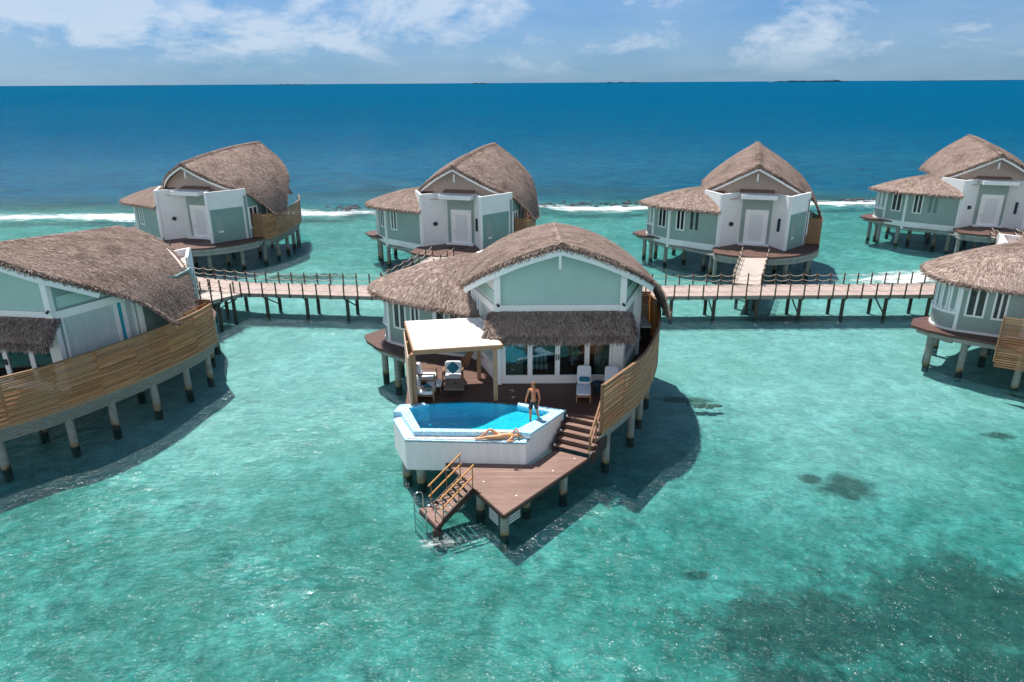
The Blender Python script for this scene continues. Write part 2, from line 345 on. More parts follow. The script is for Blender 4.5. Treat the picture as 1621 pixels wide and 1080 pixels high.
# ------------------------------------------------------------------ sea, seabed, foam
def water_mat():
    m = bpy.data.materials.new('sea_water'); m.use_nodes = True; nt = m.node_tree; nt.nodes.clear()
    g = N(nt, 'ShaderNodeNewGeometry'); P = g.outputs['Position']; sp = N(nt, 'ShaderNodeSeparateXYZ'); L(nt, P, sp.inputs[0])
    X, Y = sp.outputs[0], sp.outputs[1]
    def nz(scale, det, rough, st=(1, 1, 1), off=(0, 0, 0), dist=0.0):
        mp = N(nt, 'ShaderNodeMapping'); mp.inputs['Scale'].default_value = st; mp.inputs['Location'].default_value = off; L(nt, P, mp.inputs[0])
        n = N(nt, 'ShaderNodeTexNoise'); n.inputs['Scale'].default_value = scale; n.inputs['Detail'].default_value = det; n.inputs['Roughness'].default_value = rough; n.inputs['Distortion'].default_value = dist
        L(nt, mp.outputs[0], n.inputs[0]); return n.outputs[0]
    # distance from shore-side reef: Y shifted by noise, reef nearer on the left
    reefY = math_(nt, 'ADD', Y, math_(nt, 'MULTIPLY', math_(nt, 'SUBTRACT', nz(.03, 3, .5), .5), 14))
    reefY = math_(nt, 'SUBTRACT', reefY, math_(nt, 'MULTIPLY', X, .06))
    far = math_(nt, 'DIVIDE', math_(nt, 'SUBTRACT', reefY, 84.0), 240.0)
    wig = math_(nt, 'ADD', far, math_(nt, 'MULTIPLY', math_(nt, 'SUBTRACT', nz(.02, 4, .6, (1, 2.5, 1), (5, 1, 0)), .5), .30))
    deep = ramp(nt, wig, [(.0, .05), (.05, .40), (.16, .78), (.36, .94), (.7, 1.0)])
    patch = nz(.05, 5, .6, (1, 1.6, 1), (2, 7, 0))
    scat_near = mixc(nt, ramp(nt, patch, [(.35, 0), (.65, 1)]), (.035, .185, .180), (.06, .235, .23))
    band = ramp(nt, wig, [(.02, 0), (.10, .8), (.20, 0)]); scat_near = mixc(nt, band, scat_near, (.0, .21, .33))
    scat = mixc(nt, deep, scat_near, (.0, .080, .165))
    scat = mixc(nt, ramp(nt, nz(.012, 4, .6, (.5, 2.2, 1)), [(.4, 0), (.7, .35)]), scat, (.0, .105, .205))
    rip = nz(.45, 8, .78, (.45, 1.6, 1), (4, 8, 0), .4)  # light and dark of the wave ripples painted into the scatter colour
    scat = mixc(nt, ramp(nt, rip, [(.38, .75), (.58, 0)]), scat, (.0, .035, .095))
    scat = mixc(nt, math_(nt, 'MULTIPLY', ramp(nt, rip, [(.58, 0), (.75, .5)]), ramp(nt, far, [(0, .2), (.2, 1)])), scat, (.003, .15, .27))
    op = ramp(nt, wig, [(.0, .13), (.10, .75), (.22, 1.0)])
    # bump
    def bmp(h, dist, prev=None, st=1.0):
        b = N(nt, 'ShaderNodeBump'); b.inputs['Strength'].default_value = st; b.inputs['Distance'].default_value = dist; L(nt, h, b.inputs['Height'])
        if prev: L(nt, prev, b.inputs['Normal'])
        return b.outputs[0]
    b1 = bmp(nz(.42, 3, .5, (1, 1.5, 1), dist=.6), .42)
    b2 = bmp(nz(1.7, 4, .62, (1, 1.7, 1), (3, 3, 0), .5), .20, b1)
    calm = ramp(nt, nz(.16, 4, .6, (1, 1.6, 1), (6, 6, 0)), [(.38, .22), (.54, 1.0)])
    bb = N(nt, 'ShaderNodeBump'); bb.inputs['Distance'].default_value = .17; L(nt, nz(3.6, 3, .6, (1, 1.3, 1), (1, 9, 0), .3), bb.inputs['Height']); L(nt, calm, bb.inputs['Strength']); L(nt, b2, bb.inputs['Normal']); b3 = bb.outputs[0]
    shoal = math_(nt, 'MULTIPLY', ramp(nt, math_(nt, 'DIVIDE', math_(nt, 'ADD', Y, math_(nt, 'MULTIPLY', math_(nt, 'SUBTRACT', nz(.09, 4, .6), .5), 30)), 100.0), [(.20, 0), (.33, 1), (.46, 1), (.66, .2)]), .8)
    tr = N(nt, 'ShaderNodeBsdfTransparent'); L(nt, mixc(nt, shoal, mixc(nt, ramp(nt, nz(.11, 4, .6), [(.35, 0), (.7, 1)]), (.26, .65, .615), (.36, .72, .69)), (.55, .80, .80)), tr.inputs[0])
    df = N(nt, 'ShaderNodeBsdfDiffuse'); L(nt, scat, df.inputs[0]); L(nt, b3, df.inputs['Normal'])
    body = N(nt, 'ShaderNodeMixShader'); L(nt, op, body.inputs[0]); L(nt, tr.outputs[0], body.inputs[1]); L(nt, df.outputs[0], body.inputs[2])
    # foam
    ln = math_(nt, 'ABSOLUTE', math_(nt, 'SUBTRACT', reefY, 89.0))
    patchy = ramp(nt, nz(.045, 3, .6, off=(11, 4, 0)), [(.36, 0), (.52, 1)])
    streak = nz(.7, 9, .80, (.45, 1.3, 1))
    f1 = math_(nt, 'MULTIPLY', ramp(nt, math_(nt, 'DIVIDE', ln, math_(nt, 'ADD', 1.5, math_(nt, 'MULTIPLY', nz(.08, 3, .6, off=(3, 3, 3)), 11.0))), [(.1, 1), (.9, 0)]), patchy)
    f1 = math_(nt, 'ADD', math_(nt, 'MULTIPLY', f1, .36), streak)
    foam1 = ramp(nt, f1, [(.72, 0), (.92, 1)])
    def blob(x, y, rx, ry, ang=0):
        v = N(nt, 'ShaderNodeMapping', vector_type='POINT'); v.inputs['Location'].default_value = (-x, -y, 0); L(nt, P, v.inputs[0])
        v2 = N(nt, 'ShaderNodeMapping'); v2.inputs['Rotation'].default_value = (0, 0, -ang); L(nt, v.outputs[0], v2.inputs[0])
        v3 = N(nt, 'ShaderNodeMapping'); v3.inputs['Scale'].default_value = (1/rx, 1/ry, 0); L(nt, v2.outputs[0], v3.inputs[0])
        l = N(nt, 'ShaderNodeVectorMath', operation='LENGTH'); L(nt, v3.outputs[0], l.inputs[0])
        return ramp(nt, l.outputs['Value'], [(.2, 1), (1.0, 0)])
    bl = blob(32.5, 55.0, 8.5, 3.2, .22)
    for q in ((-46, 86, 17, 2.6, -.05), (40, 92, 22, 2.0, 0), (50, 58, 9, 3, .1)):
        bl = math_(nt, 'MAXIMUM', bl, blob(*q))
    for q in ((-2.6, 22.6, 1.3, .8, .3), (-2.6, 20.5, 1.8, .8, .2)):
        bl = math_(nt, 'MAXIMUM', bl, math_(nt, 'MULTIPLY', blob(*q), .5))
    fm = math_(nt, 'ADD', math_(nt, 'MULTIPLY', bl, .36), nz(.85, 8, .75, (.7, 1.5, 1), (7, 7, 0)))
    foam2 = ramp(nt, fm, [(.66, 0), (.84, .9)])
    # scattered small whitecaps on the open sea
    caps = ramp(nt, nz(.42, 6, .7, (.4, 1.4, 1), (17, 2, 0)), [(.735, 0), (.775, .5)])
    caps = math_(nt, 'MULTIPLY', caps, ramp(nt, far, [(0.02, 0), (.1, 1)]))
    foam = math_(nt, 'MAXIMUM', math_(nt, 'MAXIMUM', foam1, foam2), caps)
    fd = N(nt, 'ShaderNodeBsdfDiffuse'); fd.inputs[0].default_value = (.80, .84, .86, 1); L(nt, b3, fd.inputs['Normal'])
    body2 = N(nt, 'ShaderNodeMixShader'); L(nt, foam, body2.inputs[0]); L(nt, body.outputs[0], body2.inputs[1]); L(nt, fd.outputs[0], body2.inputs[2])
    gl = N(nt, 'ShaderNodeBsdfGlossy'); gl.inputs['Roughness'].default_value = .15; L(nt, b3, gl.inputs['Normal'])
    fr = N(nt, 'ShaderNodeFresnel'); fr.inputs[0].default_value = 1.33; L(nt, b3, fr.inputs['Normal'])
    frc = math_(nt, 'MINIMUM', fr.outputs[0], math_(nt, 'SUBTRACT', .215, math_(nt, 'MULTIPLY', deep, .197)))
    frc = math_(nt, 'MULTIPLY', frc, math_(nt, 'SUBTRACT', 1.0, math_(nt, 'MULTIPLY', foam, .8)))
    fin = N(nt, 'ShaderNodeMixShader'); L(nt, frc, fin.inputs[0]); L(nt, body2.outputs[0], fin.inputs[1]); L(nt, gl.outputs[0], fin.inputs[2])
    o = N(nt, 'ShaderNodeOutputMaterial'); L(nt, fin.outputs[0], o.inputs[0]); return m
def seabed_mat():
    m = bpy.data.materials.new('sandy_seabed'); m.use_nodes = True; nt = m.node_tree; b = nt.nodes['Principled BSDF']
    g = N(nt, 'ShaderNodeNewGeometry'); P = g.outputs['Position']
    def nz(scale, det, rough, st=(1, 1, 1), off=(0, 0, 0), dist=0.0):
        mp = N(nt, 'ShaderNodeMapping'); mp.inputs['Scale'].default_value = st; mp.inputs['Location'].default_value = off; L(nt, P, mp.inputs[0])
        n = N(nt, 'ShaderNodeTexNoise'); n.inputs['Scale'].default_value = scale; n.inputs['Detail'].default_value = det; n.inputs['Roughness'].default_value = rough; n.inputs['Distortion'].default_value = dist
        L(nt, mp.outputs[0], n.inputs[0]); return n.outputs[0]
    fine = nz(1.3, 9, .80, dist=.25); mid = nz(.30, 9, .76, off=(4, 4, 0), dist=.25); big = nz(.06, 4, .6, off=(9, 1, 0))
    col = mixc(nt, ramp(nt, fine, [(.38, 0), (.60, 1)]), (.19, .27, .25), (.84, .84, .78))
    col = mixc(nt, ramp(nt, mid, [(.42, 0), (.62, .8)]), col, (.24, .33, .27))
    col = mixc(nt, ramp(nt, big, [(.5, 0), (.7, .5)]), col, (.25, .36, .26))
    sp = N(nt, 'ShaderNodeSeparateXYZ'); L(nt, P, sp.inputs[0])
    shoal = math_(nt, 'MULTIPLY', ramp(nt, math_(nt, 'DIVIDE', math_(nt, 'ADD', sp.outputs[1], math_(nt, 'MULTIPLY', math_(nt, 'SUBTRACT', nz(.09, 4, .6), .5), 30)), 100.0), [(.20, 0), (.33, 1), (.50, 1), (.70, .2)]), .75)
    col = mixc(nt, shoal, mixc(nt, 1.0, col, (.72, .82, .86), 'MULTIPLY'), mixc(nt, .5, col, (.88, .86, .86)))
    def blob(x, y, rx, ry, ang=0):
        v = N(nt, 'ShaderNodeMapping'); v.inputs['Location'].default_value = (-x, -y, 0); L(nt, P, v.inputs[0])
        v2 = N(nt, 'ShaderNodeMapping'); v2.inputs['Rotation'].default_value = (0, 0, -ang); L(nt, v.outputs[0], v2.inputs[0])
        v3 = N(nt, 'ShaderNodeMapping'); v3.inputs['Scale'].default_value = (1/rx, 1/ry, 0); L(nt, v2.outputs[0], v3.inputs[0])
        l = N(nt, 'ShaderNodeVectorMath', operation='LENGTH'); L(nt, v3.outputs[0], l.inputs[0])
        return ramp(nt, l.outputs['Value'], [(.3, 1), (1.15, 0)])
    bl = None
    for q in DARK:
        bb = blob(*q); bl = bb if bl is None else math_(nt, 'MAXIMUM', bl, bb)
    cor = math_(nt, 'ADD', math_(nt, 'MULTIPLY', bl, .35), nz(.62, 9, .78, off=(2, 8, 0), dist=.3))
    corm = ramp(nt, cor, [(.58, 0), (.78, .85)])
    dc = mixc(nt, ramp(nt, nz(3.0, 5, .7), [(.35, 0), (.65, 1)]), (.035, .040, .030), (.16, .13, .10))
    col = mixc(nt, corm, col, dc)
    L(nt, col, b.inputs['Base Color']); b.inputs['Roughness'].default_value = .95; b.inputs['Specular IOR Level'].default_value = 0
    return m
DARK = [(13.6, 24.6, 1.6, 1.2, .2), (12.3, 25.3, .8, .6, 0), (9.5, 17.0, 6.5, 2.6, .1), (14.5, 17.5, 7, 3.4, -.2), (6.2, 19.3, .8, .5, 0), (15, 14.5, 9, 3, 0), (7.8, 14.6, 3.5, 1.4, 0), (4.0, 14.2, 2.0, 1.0, 0),
        (9.0, 33.0, 2.2, .6, 0), (22.5, 29.0, 1.0, .5, 0), (19, 46, 4, 2, 0), (-18, 58, 6, 2, 0), (30, 27, 3, 1.5, 0)]
wb = MB(); ext = 42000
wb.add([(-ext, -200, 0), (ext, -200, 0), (ext, ext, 0), (-ext, ext, 0)], [(0, 1, 2, 3)])
struct(wb.build('sea', water_mat()), 'turquoise lagoon water turning deep blue beyond the reef', 'sea')
sb = MB(); ys = [-60, 60, 95, 130, 200, 400]; zs = [-.5, -.5, -1.0, -4, -9, -14]
for i in range(len(ys)): sb.v += [(-400, ys[i], zs[i]), (400, ys[i], zs[i])]
sb.f = [(2*i, 2*i+1, 2*i+3, 2*i+2) for i in range(len(ys)-1)]
struct(sb.build('seabed', seabed_mat()), 'pale sandy lagoon floor with dark coral patches', 'seabed')

# islands on the horizon
M['isle'] = mat('haze_blue_island', (.025, .095, .145), .9, (.035, .115, .165), .01)  # distance haze put into the islands' blue base colour
M['islesand'] = mat('island_beach_sand', (.6, .55, .45), .9)
def island(px, wpx, hgt, dist, label, beach=False):
    ux = (px-810.5)/1110.0/math.cos(PITCH)
    x = dist*ux; w_ = dist*wpx/1110.0/math.cos(PITCH); mb = MB(); n = 70; rnd = random.Random(int(px))
    dpt = w_*.35
    prof = []
    for i in range(n+1):
        t = i/n; e = min(1, min(t, 1-t)*7)
        prof.append((x - w_/2 + w_*t, hgt*e**.7*(.55+.45*noise.noise(Vector((t*9, px, 0)))+.25*rnd.random()) + .2))
    vs = []
    for xx, h in prof: vs += [(xx, dist-.0, -2), (xx, dist, h*.45), (xx, dist+dpt*.3, h*.65), (xx, dist+dpt, -2)]
    fs = [(4*i+k, 4*i+4+k, 4*i+5+k, 4*i+1+k) for i in range(n) for k in range(3)]
    mb.add(vs, fs)
    o = mb.build('island', M['isle']); struct(o, label, 'island')
    if beach:
        b2 = MB(); b2.box(x-w_*.42, x+w_*.5, dist-w_*.1, dist-.5, -1, hgt*.22); b2.build('beach', M['islesand'], o)
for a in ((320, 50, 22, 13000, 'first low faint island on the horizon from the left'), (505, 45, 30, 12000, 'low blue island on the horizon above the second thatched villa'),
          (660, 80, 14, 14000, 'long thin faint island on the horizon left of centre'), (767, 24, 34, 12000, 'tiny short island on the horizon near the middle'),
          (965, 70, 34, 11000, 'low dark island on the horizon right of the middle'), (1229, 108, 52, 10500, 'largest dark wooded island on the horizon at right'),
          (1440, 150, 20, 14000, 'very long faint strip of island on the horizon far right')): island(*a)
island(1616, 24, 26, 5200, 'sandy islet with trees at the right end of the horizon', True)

# reef rocks awash
rk = MB(); rr = random.Random(3)
M['rock'] = mat('reef_rock', (.04, .038, .038), .85, (.09, .075, .07), 1.5, .3, 6)
DZ = [.02]
def rock(x, y, s):
    bm = bmesh.new(); bmesh.ops.create_icosphere(bm, subdivisions=1, radius=1)
    vs = [(x+v.co.x*s*(1+rr.uniform(-.3, .5)), y+v.co.y*s*.7*(1+rr.uniform(-.3, .3)), v.co.z*s*.5*(1+rr.uniform(-.3, .3))-DZ[0]) for v in bm.verts]
    rk.add(vs, [tuple(v.index for v in f.verts) for f in bm.faces]); bm.free()
for k in range(900):
    x = rr.uniform(-75, 95)
    if not (3 < x < 24 or -24 < x < -12 or (x > 44 and noise.noise(Vector((x*.1, 3, 0))) > .1)): continue
    rock(x, 92+x*.055+rr.gauss(0, .9), rr.uniform(.1, .42))
tag(rk.build('reef_rocks', M['rock']), 'broken line of dark reef rocks awash in white foam beyond the villas', 'reef rocks', kind='stuff')
DZ[0] = .13; ck = MB(); rk = ck; rr = random.Random(9)
for k in range(40): rock(9.6+rr.gauss(0, .45), 31.6+rr.gauss(0, .16), rr.uniform(.06, .17))
M['coral'] = mat('beige_coral', (.24, .18, .12), .9, (.15, .12, .09), 3)
tag(ck.build('coral_rocks', M['coral']), 'small cluster of brown coral rock breaking the surface right of the nearest villa', 'coral rocks', kind='stuff')
# ------------------------------------------------------------------ villas: local frame x right, y from the pool side to the entry side, z above the sea
F = 2.2
def crv(xs, vs, x):
    x = max(xs[0], min(xs[-1], x))
    for i in range(len(xs)-1):
        if x <= xs[i+1]: break
    h = xs[i+1]-xs[i]; t = (x-xs[i])/h
    def sl(k):
        if k <= 0: return (vs[1]-vs[0])/(xs[1]-xs[0])
        if k >= len(xs)-1: return (vs[-1]-vs[-2])/(xs[-1]-xs[-2])
        return (vs[k+1]-vs[k-1])/(xs[k+1]-xs[k-1])
    a, b = sl(i)*h, sl(i+1)*h
    return (2*t**3-3*t*t+1)*vs[i] + (t**3-2*t*t+t)*a + (-2*t**3+3*t*t)*vs[i+1] + (t**3-t*t)*b
RX = [0, 1.4, 2.8, 4.2, 5.0, 5.6]
RF = [-.95, -.85, -.45, 1.0, 2.6, 3.9]
RB = [10.0, 9.85, 9.1, 7.7, 6.7, 5.7]
RZ = [8.5, 8.12, 7.52, 6.55, 5.55, 4.2]
class Roof:
    def __init__(s, zp, zm, ze, skew=0): s.skew = skew; s.bul = .12 if skew else .45; s.rz = RZ if skew else [8.7, 7.98, 7.15, 6.25, 5.3, 4.1]; s.rb = [9.3, 9.15, 8.6, 7.7, 6.9, 6.0] if skew else RB; s.zp, s.zm, s.ze = zp, zm, ze
    def pt(s, x, t):
        a = abs(x); y0 = crv(RX, RF, a); y1 = crv(RX, s.rb, a); y = y0+(y1-y0)*t
        rid = s.zp*(1-t)*(1-2*t) + 4*s.zm*t*(1-t) + s.ze*t*(2*t-1) - 8.5
        k = max(0, 1-a/5.6)**.6
        z = crv(RX, s.rz, a) + rid*k + s.bul*math.sin(math.pi*t)*min(1, a/2.5)*max(0, 1-(a/5.6)**3)
        return Vector((x + s.skew*(y-1)*(1-.5*min(1, max(0, (a-2)/3.6))), y, z))
    def z(s, x, y):
        a = abs(x); y0 = crv(RX, RF, a); y1 = crv(RX, s.rb, a)
        return s.pt(x, max(0, min(1, (y-y0)/(y1-y0)))).z
XL, XR = -4.35, 5.6
def shell(fn, nu, nv, thick, jit=.03):
    """solid thatch shell from fn(u,v) in [0,1]^2"""
    mb = MB(); top = []; bot = []
    for i in range(nu+1):
        for j in range(nv+1):
            p = fn(i/nu, j/nv); q = p + Vector((0, 0, jit*noise.noise(p*2.1) + jit*.8*noise.noise(p*5.0)))
            top.append(q); bot.append(p - Vector((0, 0, thick)))
    n = len(top); mb.v = top + bot
    id_ = lambda i, j: i*(nv+1)+j
    for i in range(nu):
        for j in range(nv):
            a, b, c, d = id_(i, j), id_(i+1, j), id_(i+1, j+1), id_(i, j+1)
            mb.f += [(a, b, c, d), (a+n, d+n, c+n, b+n)]
    for i in range(nu): mb.f += [(id_(i, 0), id_(i, 0)+n, id_(i+1, 0)+n, id_(i+1, 0)), (id_(i, nv), id_(i+1, nv), id_(i+1, nv)+n, id_(i, nv)+n)]
    for j in range(nv): mb.f += [(id_(0, j), id_(0, j+1), id_(0, j+1)+n, id_(0, j)+n), (id_(nu, j), id_(nu, j)+n, id_(nu, j+1)+n, id_(nu, j+1))]
    return mb
def blade(mb, p, d, n, ln, w, lift):
    side = d.cross(n)
    if side.length < 1e-5: return
    side.normalize(); a = p - side*w/2 + n*.01; b = p + side*w/2 + n*.01
    e = p + d*ln + n*lift
    mb.add([a, b, e + side*w*.3, e - side*w*.3], [(0, 1, 2, 3)])
def thatch(mb, fn, count, edges, rnd, ln=.34, w=.05, fringe=60, thick=.26, downfn=None):
    """straw blades laid down the slope, plus a shaggy fringe along the given edges"""
    e = 1e-2
    def frame(u, v):
        p = fn(u, v); u2 = min(1, u+e); v2 = min(1, v+e)
        du = fn(u2, v)-fn(u2-e, v); dv = fn(u, v2)-fn(u, v2-e); n = du.cross(dv)
        if n.length < 1e-9: return None
        n.normalize()
        if n.z < 0: n = -n
        down = Vector((n.x*n.z, n.y*n.z, -(n.x*n.x+n.y*n.y)))
        if down.length < 1e-4: down = Vector((0, -1, 0))
        return p, n, down.normalized()
    for _ in range(count):
        fr = frame(rnd.random(), rnd.random())
        if not fr: continue
        p, n, d = fr; ang = rnd.gauss(0, .32); dd = Matrix.Rotation(ang, 3, n) @ d
        blade(mb, p, dd, n, ln*rnd.uniform(.5, 1.2), w*rnd.uniform(.6, 1.3), rnd.uniform(.005, .04))
    for (kind, val, out) in edges:
        pts = [fn(val, k/40) if kind == 'u' else fn(k/40, val) for k in range(41)]
        for i in range(40):
            seg = (pts[i+1]-pts[i]); l = seg.length
            if l < 1e-5: continue
            o = Vector((seg.y, -seg.x, 0)).normalized()*out
            for _ in range(int(l*fringe)):
                p = pts[i] + seg*rnd.random() - Vector((0, 0, rnd.uniform(0, thick)))
                d = (o*rnd.uniform(.5, 1.2) + Vector((0, 0, -rnd.uniform(.0, .75))) + seg.normalized()*rnd.gauss(0, .35)).normalized()
                n = Vector((0, 0, 1)) if rnd.random() < .5 else o
                blade(mb, p, d, n, rnd.uniform(.08, .24), w*rnd.uniform(.6, 1.1), rnd.uniform(-.02, .04))
def poly_at(pts, t):
    ls = [0]
    for a, b in zip(pts, pts[1:]): ls.append(ls[-1] + math.dist(a, b))
    q = t*ls[-1]
    for i in range(len(pts)-1):
        if q <= ls[i+1] or i == len(pts)-2:
            f = (q-ls[i])/(ls[i+1]-ls[i]); return tuple(a+(b-a)*f for a, b in zip(pts[i], pts[i+1]))
def smooth(pts, it=2):
    for _ in range(it):
        q = [pts[0]]
        for a, b in zip(pts, pts[1:]):
            q += [tuple(x*.75+y*.25 for x, y in zip(a, b)), tuple(x*.25+y*.75 for x, y in zip(a, b))]
        q.append(pts[-1]); pts = q
    return pts
EAVE = smooth([(-2.6, 11.0), (-3.6, 10.6), (-5.6, 10.2), (-7.6, 9.5), (-8.9, 8.3), (-9.65, 6.7), (-9.3, 5.3), (-8.2, 4.2), (-6.1, 3.2), (-3.4, 1.9)], 2)
def wing_fn(u, v):
    ex, ey = poly_at(EAVE, u); cxx, cyy = -2.4 - .9*math.sin(math.pi*u), 7.6 - 2.2*u
    r = v; x = cxx+(ex-cxx)*r; y = cyy+(ey-cyy)*r
    return Vector((x, y, 5.14 - .36*max(0, u-.45)/.55*r + 1.40*(1-r**1.75)))
FENCE = smooth([(1.4, -4.6), (2.3, -3.3), (3.3, -1.9), (4.1, -.1), (4.8, 1.9), (5.35, 4.2), (5.6, 6.0), (5.5, 7.4)], 2)
WING = [(-2.7, 10.6), (-6.7, 8.95), (-8.15, 7.6)]
BAY = [(-7.45+1.42*math.cos(R(a)), 6.35+1.42*math.sin(R(a))) for a in range(122, 232, 10)]
WING2 = [BAY[-1], (-6.5, 4.0), (-3.75, 3.1)]
SIDE_R = [(2.8, 0), (4.1, 3.6), (4.45, 6.4), (4.3, 8.0)]
SIDE_L = [(-2.8, 0), (-3.9, 3.1), (-4.3, 6.4), (-4.0, 8.4)]
def outward(a, b, s=1):
    d = Vector((b[0]-a[0], b[1]-a[1], 0)).normalized(); return Vector((d.y, -d.x, 0))*s
def roofwall(pts, z0, roof, off, thick=.15, clear=.26, top=None):
    mb = MB()
    for a, b in zip(pts, pts[1:]):
        n = 6
        for k in range(n):
            p = [a[i]+(b[i]-a[i])*k/n for i in (0, 1)]; q = [a[i]+(b[i]-a[i])*(k+1)/n for i in (0, 1)]
            o = outward(a, b, off)*thick
            tz = [min(top or 99, roof.z(*p)-clear), min(top or 99, roof.z(*q)-clear)]
            vs = [(p[0], p[1], z0), (q[0], q[1], z0), (q[0], q[1], tz[1]), (p[0], p[1], tz[0])]
            vi = [(x-o.x, y-o.y, z) for x, y, z in vs]
            mb.add(vs+vi, [(0, 1, 2, 3), (4, 7, 6, 5), (0, 4, 5, 1), (2, 6, 7, 3)])
    return mb
def window(root, a, b, s0, s1, z0, z1, off, panes=2, fr=.10, name='window', label=None):
    """framed window set on the wall line a>b between the distances s0 and s1; child panes"""
    d = Vector((b[0]-a[0], b[1]-a[1], 0)).normalized(); o = Vector((d.y, -d.x, 0))*off; A = Vector((a[0], a[1], 0)); U = Vector((0, 0, 1))
    mb = MB(); cx_ = A + d*((s0+s1)/2) + o*.035; w_ = (s1-s0)/2; zc = (z0+z1)/2; h = (z1-z0)/2
    for s in (-1, 1): mb.obox(cx_ + d*s*(w_-fr/2) + U*zc, d, o, U, fr/2, .055, h)
    for s in (-1, 1): mb.obox(cx_ + U*(zc+s*(h-fr/2)), d, o, U, w_-fr, .053, fr/2)
    for k in range(1, panes): mb.obox(cx_ + d*(-w_+2*w_*k/panes) + U*zc, d, o, U, fr*.5, .051, h-fr)
    f = mb.build(name, M['trim'], root)
    if label: f['label'] = label
    pw = 2*w_/panes
    for k in range(panes):
        pb = MB(); pb.obox(cx_ + d*(-w_+pw*(k+.5)) + U*zc - o*.02, d, o, U, pw/2-fr*.5, .015, h-fr*.8)
        pb.build('pane', M['darkglass'], f)
    return f
def post(root, x, y, z0, z1, w_=.24, ang=0, name='corner_post', m='trim'):
    mb = MB(); c, s = math.cos(ang), math.sin(ang); mb.obox((x, y, (z0+z1)/2), (c, s, 0), (-s, c, 0), (0, 0, 1), w_/2, w_/2, (z1-z0)/2)
    return mb.build(name, M[m], root)

